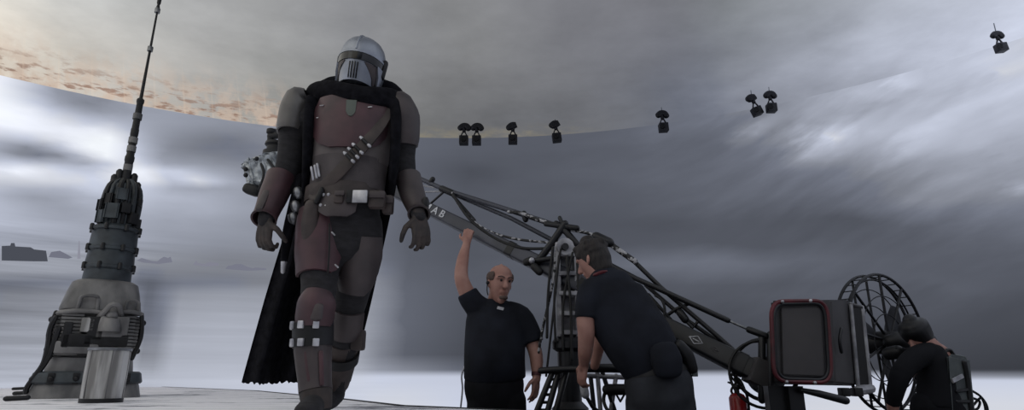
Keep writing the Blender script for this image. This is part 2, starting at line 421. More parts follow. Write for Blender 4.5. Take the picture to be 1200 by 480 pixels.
# things shown far away in the picture on the screen
def shown(name, rgb, polys, label, d=.02):
    bm = BM()
    for poly in polys:
        fr = [cyl(x, y, WR - d) for x, y in poly]; bk = [cyl(x, y, WR - .002) for x, y in poly]
        A = [bm.verts.new(v) for v in fr]; B = [bm.verts.new(v) for v in bk]; n = len(poly)
        bm.faces.new(A); bm.faces.new(B[::-1])
        for k in range(n): bm.faces.new((A[k], B[k], B[(k+1) % n], A[(k+1) % n]))
    return obj(name, bm, emat(name + '_light', rgb), wall, label, smooth=False)
shown('pictured_building', (74, 77, 86), [[(2,305),(2,288),(12,287.5),(13,284.5),(17,284.5),(18,288.5),(36,289.5),(40,292),(54,293.5),(56,306),(40,306),(20,305.5)]], 'dark low building shown on the screen')
shown('pictured_building', (112, 114, 128), [[(57,301),(60,295),(70,293.5),(77,297),(85,301.5),(80,303)]], 'small grey mound shown on the screen')
shown('pictured_mast', (140, 141, 154), [[(90.5,303),(92.3,282),(93.3,282),(94.5,303)]], 'thin pale mast shown on the screen')
shown('pictured_building', (120, 122, 136), [[(160,305),(166,302),(178,305.5),(184,306),(188,303),(192,300.5),(197,302),(200,300.5),(202,307),(186,309),(168,307.5)]], 'cluster of low huts shown right of the tower')
shown('pictured_building', (128, 129, 143), [[(226,310),(230,305),(232,308),(240,309),(246,307),(256,308),(257,311),(240,312)]], 'pale distant hut shown on the screen')
shown('pictured_building', (118, 120, 134), [[(264,315),(267,311),(272,310.5),(276,309),(283,309),(289,312),(296,314),(300,313),(312,314),(312,316),(290,317)]], 'grey distant mound shown beside the cloak')
# raised stage platform
def snow_material():
    m, nt = nmat('snow_dusted_planks'); nb = NB(nt); b = nt.nodes['Principled BSDF']; b.inputs['Roughness'].default_value = .7
    tc = nt.nodes.new('ShaderNodeTexCoord'); sx = nt.nodes.new('ShaderNodeSeparateXYZ'); nt.links.new(tc.outputs['Object'], sx.inputs[0])
    x, y = sx.outputs[0], sx.outputs[1]
    n1 = nb.noise(nb.m('MULTIPLY', x, .8), nb.m('MULTIPLY', y, 1.6), 0., 1.3, 6, .62)
    n2 = nb.noise(nb.m('MULTIPLY', x, 2.5), nb.m('MULTIPLY', y, 3.), 2., 3., 6, .65)
    s = nb.m('ADD', nb.m('MULTIPLY', n1, .65), nb.m('MULTIPLY', n2, .35))
    s = nb.m('SUBTRACT', s, nb.ss(x, -3.6, -1.4, -.04, .05))
    c = nb.ramp(nb.ss(s, .33, .49), [(0., L3((130, 132, 142))), (.5, L3((232, 233, 240))), (1., L3((248, 248, 254)))])
    pl = nb.m('FRACT', nb.m('MULTIPLY', y, 4.)); c = nb.mix(nb.ss(pl, 0., .10, .75, 0.), c, L3((50, 51, 57)))
    nt.links.new(c, b.inputs['Base Color']); return m
def poly_slab(bm, pts, z0, z1):
    A = [bm.verts.new((p[0], p[1], z1)) for p in pts]; B = [bm.verts.new((p[0], p[1], z0)) for p in pts]; n = len(pts)
    bm.faces.new(A); bm.faces.new(B[::-1])
    for k in range(n): bm.faces.new((A[k], B[k], B[(k+1) % n], A[(k+1) % n]))
E1 = [PZ(170, 452, 0), PZ(300, 457.5, 0), PZ(400, 467, 0), PZ(470, 475, 0), PZ(600, 480.5, 0)]
far_l = [(-10.6, -1.5), (-10.6, 5.5), (-8.6, 7.6)]
edge = far_l + [(p.x, p.y) for p in E1] + [(1.0, 2.55), (2.2, 1.4), (2.2, -1.5)]
plat = thing('stage_platform', 'raised platform dusted with snow under the armoured walker and the tower', 'platform', (-3, 2, ZF))
bm = BM(); poly_slab(bm, edge, -.12, 0); obj('deck', bm, snow_material(), plat, smooth=False)
bm = BM()
for a, b in zip(edge[3:-1], edge[4:]):
    if b[0] > -1.0 or True: bar(bm, (a[0], a[1], -.055), (b[0], b[1], -.055), .05, .118)
obj('edge_trim', bm, mat('black_trim', (14, 14, 16), .6), plat, 'black edging strip', smooth=False)
bm = BM(); poly_slab(bm, [(p[0] * .97 - .05, p[1] * .95 - .1) for p in edge], ZF, -.12); obj('base', bm, mat('base_black', (22, 22, 24), .8), plat, smooth=False)
# ================================================================== THE TOWER
M_GREY = mat('weathered_grey_metal', (130, 129, 129), .55, .15, rgb2=(78, 78, 80), scale=5, bump=.25, stretch=(1, 1, .5))
M_PALE = mat('worn_pale_metal', (205, 205, 205), .5, .25, rgb2=(122, 121, 120), scale=3.2, bump=.2, stretch=(3, 3, .35), lo=.4, hi=.6)
M_DARK = mat('dark_blue_grey_metal', (66, 74, 80), .5, .2, rgb2=(38, 43, 48), scale=6, bump=.2)
M_BLK = mat('black_metal', (30, 31, 35), .5, .3, rgb2=(18, 18, 20), scale=9)
M_STEEL = mat('steel', (150, 152, 156), .35, .8, rgb2=(90, 92, 96), scale=9)
TY = 5.45
tb = P(100, 462, TY); tb.z = 0
tower = thing('antenna_tower', 'tapering grey machinery tower with a tall thin antenna mast, left of the walker', 'tower', tb)
TROT = math.atan2(-tb.x, tb.y)          # the tower is turned so that its front faces the stage
def unrot(p): return Matrix.Rotation(-TROT, 3, 'Z') @ (p - tb) + tb
def hz(py):            # height of picture row py on the tower axis plane
    return P(100, py, TY).z
def hw(px, py):        # metres for a pixel width at that row
    return .79 * px * MP(P(100, py, TY))
def tl(name, prof, m, parent=tower, label=None, n=40, pw=2.0, off=(0, 0), smooth=True, sy=1.0, rot=0.):
    bm = BM(); lathe(bm, (tb.x + off[0], tb.y + off[1], 0), [(max(hz(a[0]), .002), hw(a[1], a[0] or 466), *a[2:]) for a in prof], n=n, pw=pw, sy=sy, rot=rot)
    return obj(name, bm, m, parent, label, smooth)
z_ = lambda py: max(hz(py), 0)
sk = tl('base_skirt', [(465, 69), (452, 65), (441, 60), (440, 58)], M_GREY, pw=5)
bm = BM(); lathe(bm, tb, [(z_(449), hw(66, 449)), (z_(447), hw(68, 447)), (z_(437), hw(65, 437)), (z_(435), hw(62, 435))], n=40, pw=5); obj('clamp_band', bm, M_DARK, sk)
for k, dx in enumerate((-42, -14, 20, 46)):
    bm = BM(); c = Vector((tb.x + hw(dx, 443), tb.y - hw(63, 443), z_(443))); box(bm, c, (.05, .05, .09), bev=.01); sphere(bm, c - Vector((0, .03, 0)), .02); obj('latch', bm, M_BLK, sk)
tl('plinth', [(436, 54), (430, 53), (420, 51), (419, 48)], M_GREY, pw=5, label='pale grey sloping plinth')
body = tl('machinery_body', [(422, 42), (400, 42), (374, 42), (366, 50, 5), (364, 50), (356, 48, 4), (345, 45, 3.8), (334, 41, 3.2), (331, 36, 2.6)], M_GREY, pw=5)
# louvre stacks on the front and both sides of the body
R4 = hw(43, 395)
def louvres(cx, py0, py1, n, wx, ydir=-1, side=None):
    bm = BM()
    for k in range(n):
        z = z_(py0) + (z_(py1) - z_(py0)) * k / (n - 1)
        if side is None: box(bm, (tb.x + cx, tb.y - R4 - .015, z), (wx, .07, .022), bev=.004)
        else: box(bm, (tb.x + side * (R4 + .012), tb.y, z), (.07, wx, .022), bev=.004)
    return obj('louvre_stack', bm, M_GREY, body)
louvres(-hw(31, 395), 416, 373, 12, hw(26, 395)); louvres(hw(36, 395), 416, 373, 12, hw(17, 395)); louvres(-hw(8, 395), 396, 376, 5, hw(14, 395))
louvres(0, 416, 373, 12, .5, side=-1); louvres(0, 416, 373, 12, .5, side=1)
yf = tb.y - R4
def T(dx, py, dy=0.): return Vector((tb.x + hw(dx, py), yf - dy, z_(py)))
bm = BM(); sphere(bm, T(14, 372, .10), hw(7.5, 372), 18, (1, 1, 1)); lathe(bm, T(14, 384, .10), [(-.05, .085), (0, .085), (.06, .06)], 18); obj('dome_cap', bm, M_GREY, body)
for pts, r in (([(-2, 376, .06), (5, 368, .13), (9, 363, .16), (14, 361, .17), (20, 363, .15), (25, 372, .08)], .022),
               ([(-28, 371, .04), (-26, 355, .06), (-20, 352, .08), (-10, 352, .08), (-6, 355, .06), (-5, 370, .05)], .016),
               ([(2, 400, .06), (3, 385, .10), (5, 376, .10), (14, 385, .14)], .025),
               ([(-50, 372, .02), (-30, 369, .07), (-5, 369, .07), (10, 372, .08)], .02),
               ([(18, 369, .08), (36, 367, .06), (50, 369, .02)], .02),
               ([(28, 366, .05), (30, 356, .06), (36, 354, .06), (44, 357, .04), (44, 368, .02)], .014)):
    bm = BM(); cable(bm, [T(*q) for q in pts], r, 8); obj('pipe', bm, M_GREY, body)
for dx, py, sx, sz, m in ((-2, 388, .12, .20, M_BLK), (-22, 402, .22, .12, M_BLK), (-20, 409, .30, .10, M_GREY), (14, 392, .20, .10, M_GREY), (12, 401, .32, .09, M_BLK), (-34, 396, .06, .22, M_BLK), (28, 384, .10, .16, M_GREY), (-12, 384, .10, .12, M_PALE)):
    bm = BM(); box(bm, T(dx, py, .05), (sx, .13, sz), bev=.012); obj('access_box', bm, m, body)
for sx in (-1, 1):
    for k, py in enumerate((378, 395, 410)):
        bm = BM(); sphere(bm, (tb.x + sx * (R4 + .07), tb.y - .18 + .1 * k, z_(py)), .028); bar(bm, (tb.x + sx * R4, tb.y - .18 + .1 * k, z_(py)), (tb.x + sx * (R4 + .07), tb.y - .18 + .1 * k, z_(py)), .02); obj('bolt', bm, M_BLK, body)
for sx in (-1, 1):
    for dy in (-.28, 0, .25):
        bm = BM(); cable(bm, [(tb.x + sx * (R4 + .05), tb.y + dy, z_(371)), (tb.x + sx * (R4 + .07), tb.y + dy, z_(395)), (tb.x + sx * (R4 + .03), tb.y + dy, z_(420))], .017, 8); obj('pipe', bm, M_BLK, body, 'black vertical pipe')
# hoses trailing down the left side to the deck
for a in ([(66, 372), (60, 385), (57, 405), (52, 425), (42, 440), (33, 453), (31, 459)], [(70, 385), (63, 405), (58, 418), (46, 436), (38, 444)]):
    bm = BM(); cable(bm, [unrot(P(x - 1, y, TY - .45)) for x, y in a], .02); obj('hose', bm, M_BLK, tower)
for x, y in ((22, 455), (26, 461), (19, 468)):
    bm = BM(); q = unrot(PZ(x, y + 2, .0)); sweep(bm, [q + Vector((-.06, 0, .02)), q + Vector((.06, 0, .025))], .018, n=8); obj('anchor_peg', bm, M_BLK, tower)
# three stacked drums
d1 = tl('lower_drum', [(333, 31), (318, 30), (316, 32.5), (313, 32.5), (312, 31)], M_DARK, n=48)
d2 = tl('middle_drum', [(313, 31.5), (296, 29.5), (295, 32), (292, 32), (291, 30)], M_DARK, n=48)
d3 = tl('upper_drum', [(292, 30.5), (273, 29), (272, 32), (269, 32), (267, 28), (265, 24)], M_DARK, n=48)
for dr, py, rr in ((d1, 314.5, 33), (d2, 293.5, 32.5), (d3, 270.5, 32)):
    for k in range(8):
        a = math.radians(22 + 45 * k); R = hw(rr, py)
        bm = BM(); lathe(bm, (tb.x + R * math.cos(a), tb.y + R * math.sin(a), z_(py) - .035), [(.01, .018), (.06, .018), (.07, .012)], 8); obj('bolt', bm, M_BLK, dr)
# machinery neck
nk = tl('neck_housing', [(268, 22), (255, 22), (240, 21.5), (238, 22.5), (235, 22.5), (233, 21), (225, 20), (222, 20.5), (219, 19), (215, 13), (212, 8)], M_DARK, n=32)
for k in range(14):
    a = 2 * math.pi * k / 14; R0, R1 = hw(22, 260), hw(20, 222)
    bm = BM(); sweep(bm, [(tb.x + R0*math.cos(a), tb.y + R0*math.sin(a), z_(266)), (tb.x + (R0+.01)*math.cos(a), tb.y + (R0+.01)*math.sin(a), z_(240)), (tb.x + R1*math.cos(a), tb.y + R1*math.sin(a), z_(221)), (tb.x + R1*.55*math.cos(a), tb.y + R1*.55*math.sin(a), z_(213))], .017 if k % 2 else .024, n=8, sub=3); obj('rib_pipe', bm, M_BLK if k % 3 else M_DARK, nk)
for k, (a, py, s) in enumerate(((250, 252, .12), (285, 247, .10), (315, 257, .11), (215, 258, .10), (0, 262, .12), (340, 236, .08), (268, 232, .09), (230, 238, .08), (200, 244, .09))):
    R = hw(22, py); aa = math.radians(a)
    bm = BM(); box(bm, (tb.x + R*math.cos(aa), tb.y + R*math.sin(aa), z_(py)), (s * .8, s * .8, s), Matrix.Rotation(aa, 3, 'Z'), bev=.01); obj('fitting_block', bm, M_DARK if k % 3 == 0 else M_BLK, nk)
for k, (dx, py, h) in enumerate(((-14, 214, .10), (-9, 212, .14), (10, 212, .12), (16, 217, .08))):
    bm = BM(); lathe(bm, (tb.x + hw(dx, py), tb.y, z_(py + 6)), [(0, .03), (h, .03), (h + .02, .015)], 10); obj('vent_stub', bm, M_BLK, nk)
mz = tl('mast', [(218, 6.6), (190, 5.6), (188, 6.3), (184, 6.3), (182, 5.2), (160, 4.9), (158, 5.3), (152, 5.3), (150, 4.7), (122, 4.2), (120, 5.0), (117, 5.0), (115, 2.8)], M_BLK, n=20)
for py in (200, 178, 168, 140):
    bm = BM(); lathe(bm, (tb.x, tb.y, z_(py)), [(0, hw(6, py)), (.06, hw(6, py))], 20); obj('mast_collar', bm, M_GREY, mz, 'grey collar on the black mast')
rod = tl('antenna_rod', [(118, 2.4), (80, 1.9), (40, 1.5), (12, 1.3), (11, 2.4), (8, 2.4), (6, 1.6), (4, 2.6), (-6, 3.0), (-8, 1)], M_BLK, n=12)
for py in (60, 15):
    bm = BM(); lathe(bm, (tb.x, tb.y, z_(py)), [(0, .026), (.05, .026)], 10); obj('rod_joint', bm, M_STEEL, rod)
tower.rotation_euler.z = TROT
# canister in front
cb = PZ(117, 472, 0); cY = cb.y
can = thing('metal_canister', 'pale worn metal canister standing in front of the machinery tower', 'canister', cb)
def cz(py): return P(118, py, cY).z
mp_ = .82 * MP(P(118, 440, cY)); cc = cb + Vector((-.06, .10, 0))
bm = BM(); lathe(bm, cc, [(.0, 25.0 * mp_), (.02, 26.5 * mp_), (cz(440), 27.5 * mp_), (cz(412), 27.2 * mp_), (cz(409), 26.6 * mp_)], 12, rot=.2); obj('can_body', bm, M_PALE, can, smooth=False)
bm = BM(); lathe(bm, cc, [(cz(410), 28 * mp_), (cz(407), 28 * mp_), (cz(406.5), 20 * mp_)], 24); obj('rim', bm, M_STEEL, can)
bm = BM(); lathe(bm, cc, [(0, 27.5 * mp_), (.028, 27.5 * mp_)], 24); obj('foot_ring', bm, M_BLK, can)
bm = BM()
for k in range(6):
    a = .2 + 2 * math.pi * k / 6; bar(bm, cc + Vector((27.0*mp_*math.cos(a), 27.0*mp_*math.sin(a), .03)), cc + Vector((27.3*mp_*math.cos(a), 27.3*mp_*math.sin(a), cz(410))), .006)
obj('panel_seam', bm, M_GREY, can)

# ================================================================== CAMERAS AROUND THE TOP OF THE SCREEN
M_CAM = mat('matt_black_plastic', (30, 31, 40), .5, 0, rgb2=(20, 20, 26), scale=20)
def tracker(px, py, yaw, tilt, label):
    # hangs from the ceiling rim on a clamp; px,py = centre of the black box
    c = cyl(px, py, WR - .8)
    mp = MP(c); out = (Vector((c.x, c.y, 0)) - Vector((WC.x, WC.y, 0))).normalized()
    r = thing('tracking_camera', label, 'camera', (c.x, c.y, c.z), 'tracking cameras hung round the top of the screen')
    s = 6 * mp; h = ZT - c.z
    bm = BM(); box(bm, c, (1.75*s, 1.5*s, 1.7*s), Matrix.Rotation(tilt, 3, 'Y'), bev=.12*s); obj('camera_body', bm, M_CAM, r)
    inw = -out
    bm = BM(); disc(bm, c + inw * .9 * s, inw, .5*s, .35*s, 14); obj('lens', bm, M_BLK, r)
    bm = BM()
    for sx in (-1, 1): bar(bm, c + Vector((sx*.7*s, 0, .7*s)), c + Vector((sx*.15*s + math.sin(tilt)*s, 0, 1.9*s)), .22*s)
    sphere(bm, c + Vector((math.sin(tilt)*1.2*s, 0, 2.0*s)), .38*s); obj('bracket', bm, M_CAM, r)
    bm = BM(); tx = math.sin(tilt)
    sweep(bm, [c + Vector((tx*1.2*s, 0, 2.*s)), c + Vector((tx*1.8*s - .2*s*yaw, 0, 2.8*s))], .32*s, n=8)
    sweep(bm, [c + Vector((tx*2*s - 0.75*s, 0, 2.6*s)), c + Vector((tx*2*s - .2*s, 0, 3.1*s)), c + Vector((tx*2*s + .5*s, 0, 3.05*s)), c + Vector((tx*2*s + 0.85*s*yaw, 0, 2.5*s))], (.62*s, .5*s), n=8, sub=3)
    obj('clamp', bm, M_CAM, r)
    bm = BM(); sweep(bm, [c + Vector((tx*2*s, 0, 3.1*s)), c + Vector((tx*2*s, 0, max(h, 3.3*s)))], .007, n=6, caps='flat'); obj('hanger', bm, M_STEEL, r)
    return r
for a in ((543.5, 164.5, 1, 0., 'small black camera under the ceiling, leftmost of the hanging row'),
          (558.5, 164.5, 1, 0., 'small black camera second from the left in the hanging row'),
          (601, 163.5, -1, 0., 'small black camera hanging above the raised arm, third from the left'),
          (652.5, 161.5, -.6, -.12, 'small black camera hanging above the crane pivot, fourth from the left'),
          (777.5, 149.5, 1, -.05, 'lone small black camera hanging mid way along the screen top, above the bent crew member'),
          (887, 130.5, -.6, -.35, 'tilted black camera hanging at the left of the close pair'),
          (904, 126.5, 1, 0., 'upright black camera hanging at the right of the close pair'),
          (1173, 56, 1, -.1, 'largest black camera hanging at far upper right')):
    tracker(*a)
# ================================================================== THE ARMOURED WALKER
WY = 2.76
M_SUIT = mat('dark_cloth_suit', (38, 37, 41), .9, 0, rgb2=(26, 25, 28), scale=22, bump=.35, stretch=(1, 1, 2.5))
M_MAR = mat('maroon_worn_plate', (80, 54, 60), .5, .15, rgb2=(55, 39, 44), scale=7, bump=.1)
M_BRN = mat('dark_brown_plate', (74, 66, 67), .5, .15, rgb2=(55, 49, 51), scale=7)
M_VEST = mat('grey_brown_vest', (98, 92, 92), .75, 0, rgb2=(86, 80, 80), scale=10, bump=.1)
M_BELLY = mat('ribbed_grey_cloth', (82, 76, 77), .8, 0, rgb2=(64, 59, 61), scale=12)
M_PAUL = mat('dull_grey_plate', (96, 94, 93), .42, .3, rgb2=(72, 69, 70), scale=6, bump=.08)
M_LEA = mat('brown_leather', (66, 56, 54), .6, 0, rgb2=(46, 39, 38), scale=14, bump=.15)
M_GLOVE = mat('dark_brown_glove', (62, 53, 50), .7, 0, rgb2=(40, 36, 36), scale=20, bump=.2)
M_TIP = mat('bright_tip_metal', (200, 200, 205), .35, .5, rgb2=(150, 150, 156), scale=15)
M_HELM = mat('brushed_steel_helmet', (158, 163, 174), .38, .8, rgb2=(112, 117, 127), scale=5, bump=.04)
M_VIS = mat('black_glossy_visor', (10, 11, 14), .12, 0, rgb2=(6, 6, 8), scale=3)
M_CAPE = mat('black_wool_cloak', (26, 26, 31), .95, 0, rgb2=(14, 14, 18), scale=30, bump=.4, spec=.1)
wroot = PZ(392, 486, 0); wroot.z = 0
walker = thing('person', 'person walking on the platform in steel helmet, dark maroon armour and long black cloak', 'person', wroot)
def W(px, py, dy=0.): return P(px, py, WY + dy)
k_ = MP(W(415, 220))                       # ~ metres per pixel on the figure
def hand(bm, wrist, palm_dir, thumb_dir, s=1., curl=.5, normal=(0, -1, 0), spread=.14):
    """palm + five fingers. palm_dir: wrist->knuckles, thumb_dir: to the thumb side, normal: palm faces this way"""
    d = Vector(palm_dir).normalized(); t = Vector(thumb_dir); t = (t - d * t.dot(d)).normalized(); nn = d.cross(t).normalized()
    if nn.dot(Vector(normal)) < 0: nn = -nn
    wv = Vector(wrist)
    for k in range(4):                      # palm as four merged rays
        off = t * (.030 - .020 * k) * s
        sweep(bm, [wv + off * .55, wv + d * .05 * s + off * .9, wv + d * (.088 - .004 * abs(k - 1)) * s + off], [(.016*s, .015*s), (.014*s, .015*s), (.0115*s, .012*s)], n=10, sub=2, fwd=nn)
    Ls = (.070, .080, .074, .058)
    for k in range(4):
        off = t * (.030 - .020 * k) * s; p = wv + d * (.088 - .004 * abs(k - 1)) * s + off
        dd = (d + t * spread * (1.2 - .8 * k)).normalized(); pts = [p]; a = curl * .45
        for j, fr in enumerate((.45, .30, .25)):
            dirv = dd * math.cos(a) + nn * math.sin(a); p = p + dirv * Ls[k] * fr * s; pts.append(p); a += curl * .95
        sweep(bm, pts, [.0105*s, .0098*s, .009*s, .0078*s], n=8, fwd=nn)
    p0 = wv + d * .02 * s + t * .028 * s; p1 = p0 + (t * .8 + d * .6 + nn * .25).normalized() * .042 * s
    p2 = p1 + (t * .35 + d * .9 + nn * .45 * (0.4 + curl)).normalized() * .034 * s; p3 = p2 + (t * .05 + d * .8 + nn * .6 * (0.4 + curl)).normalized() * .026 * s
    sweep(bm, [p0, p1, p2, p3], [.015*s, .0125*s, .0115*s, .009*s], n=8, fwd=nn)
# ---- body: one continuous surface (undersuit, gloved hands, boots' feet)
bm = BM()
sweep(bm, [W(421, 104), W(420, 118), W(418, 134)], [(.060, .065), (.062, .07), (.09, .08)], n=18, sub=3)                               # neck
sweep(bm, [W(418, 128), W(416, 145), W(414, 170), W(409, 205), W(404, 235), W(401, 262), W(401, 282)],
      [(.20, .10), (.215, .125), (.19, .135), (.172, .125), (.170, .12), (.180, .13), (.13, .12)], n=26, sub=4)                           # torso + pelvis
sweep(bm, [W(372, 138), W(348, 150, .02), W(341, 185, .03), W(333, 213, .02), W(322, 232, -.04), W(311, 258, -.10)],
      [.075, .080, .066, .058, .050, .036], n=16, sub=3)                                                                                   # arm (left in the photo)
sweep(bm, [W(455, 138), W(471, 152, .02), W(472, 185, .05), W(476, 210, .04), W(484, 232, -.01), W(491, 254, -.06)],
      [.075, .078, .062, .056, .048, .034], n=16, sub=3)
sweep(bm, [W(380, 262), W(375, 295, -.03), W(374, 335, -.07), W(370, 362, -.09), W(366, 395, -.08), W(369, 440, -.08), W(371, 474, -.09)],
      [(.105, .11), (.102, .105), (.078, .085), (.070, .075), (.068, .075), (.055, .06), (.048, .055)], n=20, sub=3)                       # leading leg
sweep(bm, [W(422, 262, .02), W(424, 300, .06), W(413, 345, .12), W(408, 368, .17), W(404, 400, .25), W(397, 440, .36), W(391, 464, .45)],
      [(.105, .11), (.098, .10), (.078, .082), (.072, .078), (.070, .076), (.056, .06), (.048, .055)], n=20, sub=3)                       # trailing leg
# feet
fa = W(371, 474, -.09); sweep(bm, [Vector((fa.x + .01, fa.y + .05, .055)), Vector((fa.x, fa.y - .04, .055)), Vector((fa.x + .01, fa.y - .15, .042)), Vector((fa.x + .012, fa.y - .19, .038))], [(.042, .05), (.048, .05), (.05, .036), (.04, .03)], n=14, sub=3, fwd=(0, 0, 1))
sweep(bm, [fa, Vector((fa.x, fa.y, .06))], .05, n=14)
fb = W(391, 464, .45); sweep(bm, [fb, Vector((fb.x, fb.y + .02, .08))], .048, n=14)
sweep(bm, [Vector((fb.x, fb.y + .07, .085)), Vector((fb.x, fb.y - .03, .06)), Vector((fb.x, fb.y - .13, .040)), Vector((fb.x, fb.y - .18, .038))], [(.04, .05), (.046, .045), (.048, .032), (.04, .03)], n=14, sub=3, fwd=(0, 0, 1))
wl = W(311, 258, -.10); wr = W(491, 254, -.06)
organic(obj('body', bm, M_SUIT, walker), .009, 4)
bm = BM(); sweep(bm, [W(313, 252, -.09), wl], [.036, .032], n=12); hand(bm, wl, W(309, 280, -.10) - wl, (1, -.5, .1), 1.12, 1.15, (1, -.2, 0)); organic(obj('glove', bm, M_GLOVE, walker, 'dark leather glove with curled fingers'), .0045, 2)
bm = BM(); sweep(bm, [W(490, 248, -.055), wr], [.034, .031], n=12); hand(bm, wr, W(494, 276, -.07) - wr, (-1, -.6, .1), 1.12, .8, (-1, -.2, 0)); organic(obj('glove', bm, M_GLOVE, walker, 'dark leather glove hanging half open'), .0045, 2)
# ---- helmet (plain domed steel helmet with a dark eye band and chin vents)
hc = W(424, 78); HR = Matrix.Rotation(math.radians(7), 3, 'Y')
HS_ = 1.1
def H(x, y, z): return hc + HR @ Vector((x, y, z * HS_))
up = HR @ Vector((0, 0, 1))
helm = BM()
a, b = .114, .136
prof = [(-.118, .80), (-.07, .90), (-.02, .97), (.012, 1.0), (.03, 1.0), (.06, .965), (.085, .88), (.105, .74), (.120, .55), (.129, .32), (.132, .10)]
sweep(helm, [H(0, 0, z) for z, s in prof], [(a * s, b * s) for z, s in prof], n=40, caps='flat')
hm = obj('helmet', helm, M_HELM, walker, 'steel helmet with dark eye band')
bm = BM(); plate(bm, [(H(0, 0, .008), a * 1.0, b * 1.0, -180, 180), (H(0, 0, .018), a * 1.0, b * 1.0, -180, 180)], .006, 40); obj('rim_band', bm, M_HELM, hm)
bm = BM(); plate(bm, [(H(0, 0, .006), a * 1.0, b * 1.0, -82, 82), (H(0, 0, -.012), a * .985, b * .985, -82, 82), (H(0, 0, -.026), a * .97, b * .97, -70, 70)], .004, 26); obj('visor', bm, M_VIS, hm, 'black eye band')
bm = BM()
for x0 in (-.020, -.007, .007, .020):
    sweep(bm, [H(x0, -b * .955 + abs(x0) * .25, -.040), H(x0 * .95, -b * .83 + abs(x0) * .3, -.108)], (.0042, .006), n=8)
obj('chin_vent', bm, M_VIS, hm, 'dark vertical chin vents')
for s in (-1, 1):
    bm = BM(); plate(bm, [(H(0, 0, -.030), a * .965, b * .965, s * 26, s * 74), (H(0, 0, -.055), a * .93, b * .93, s * 40, s * 80), (H(0, 0, -.088), a * .87, b * .87, s * 58, s * 84), (H(0, 0, -.112), a * .82, b * .82, s * 66, s * 84)], .003, 10)
    obj('cheek_recess', bm, M_BRN, hm, 'dark recessed cheek panel')
    bm = BM(); plate(bm, [(H(0, 0, -.024), a * .97, b * .97, s * 60, s * 122), (H(0, 0, -.07), a * .93, b * .93, s * 72, s * 118), (H(0, 0, -.112), a * .88, b * .88, s * 78, s * 112)], .010, 10)
    obj('ear_guard', bm, M_HELM, hm)
for s in (-1, 1):
    bm = BM(); sweep(bm, [H(s * .114, 0, -.045), H(s * .119, 0, .03)], (.013, .022), n=10); obj('ear_cap', bm, M_BLK, hm, 'black ear cap')
bm = BM(); sweep(bm, [H(0, -b * .99, .025), H(0, -b * .86, .09), H(0, -b * .45, .124), H(0, 0, .134)], .006, n=8, sub=4); obj('brow_ridge', bm, M_HELM, hm)
# ---- torso armour
def tor(py, a, b, a0, a1, dx=0): return (W(416 + (py - 145) * -.105 + dx, py), a, b, a0, a1)
bm = BM(); plate(bm, [tor(123, .185, .105, -70, 70), tor(140, .203, .135, -76, 76), tor(165, .193, .143, -80, 80), tor(196, .178, .138, -82, 82)], .012, 28, sub=3)
obj('vest', bm, M_VEST, walker, 'grey brown vest edge')
bm = BM(); plate(bm, [tor(124, .188, .122, -52, 54), tor(145, .206, .150, -58, 58), tor(165, .196, .158, -58, 62), tor(178, .190, .158, -42, 52), tor(186, .185, .156, -20, 24)], .014, 28, sub=3)
cp_ = obj('chest_plate', bm, M_MAR, walker, 'scuffed maroon chest plate')
bm = BM(); plate(bm, [tor(133, .200, .140+.014, -2, 12), tor(147, .206, .150+.014, 0, 12), tor(152, .203, .153+.014, 5, 8)], .004, 8, sub=2); obj('paint_patch', bm, mat('faded_green_paint', (84, 92, 86), .6), cp_, 'faded greenish paint patch')
bm = BM()
for (py, ang) in ((137, -38), (150, -42), (165, 40), (176, 36), (140, 30)):
    c = W(416 + (py - 145) * -.105, py); r_ = math.radians(ang); q = c + Vector((.212 * math.sin(r_), -.166 * math.cos(r_), 0)); sweep(bm, [q + Vector((-.008, 0, 0)), q + Vector((.008, 0, .002))], (.003, .003), n=6)
obj('scuff', bm, M_TIP, cp_, 'small bare metal scuffs')
bm = BM(); plate(bm, [tor(192, .179, .145, -84, 84), tor(208, .174, .143, -84, 84), tor(226, .172, .141, -84, 84)], .010, 24, sub=2); obj('abdomen_band', bm, M_BELLY, walker, 'grey brown cloth band round the stomach')
# bandolier
def onT(px, py, off):
    """a point on the front of the torso seen at px,py"""
    lo, hi = -.4, .2
    c = W(416 + (py - 145) * -.105, py); aa, bb = .20 + off, .150 + off
    best = None
    for k in range(200):
        dy = -.25 + .25 * k / 199; p = W(px, py, dy)
        v = ((p.x - c.x) / aa) ** 2 + ((p.y - c.y) / bb) ** 2
        if v <= 1: best = p; break
    return best or W(px, py, -.02)
pth = [onT(456, 128, .012), onT(446, 146, .022), onT(430, 166, .024), onT(412, 186, .022), onT(395, 204, .014), onT(378, 220, .01), onT(366, 230, .01)]
bm = BM(); sweep(bm, pth, (.030, .007), n=12, sub=3, caps='flat', pw=4); obj('bandolier', bm, M_LEA, walker, 'diagonal brown leather bandolier')
bd = bpy.data.objects['bandolier']
for (x, y) in ((409, 184), (414, 179), (419, 174), (428, 166)):
    p = onT(x, y, .036); d = Vector((.62, -.12, -.62)).normalized()
    q = obj('cartridge', sweep(BM(), [p - d * .026, p + d * .026], .0075, n=10), M_BLK, bd)
    for s in (-1, 1): obj('cartridge_tip', sweep(BM(), [p + d * s * .024, p + d * s * .034], .0082, n=10), M_TIP, bd, 'pale metal cartridge tip')
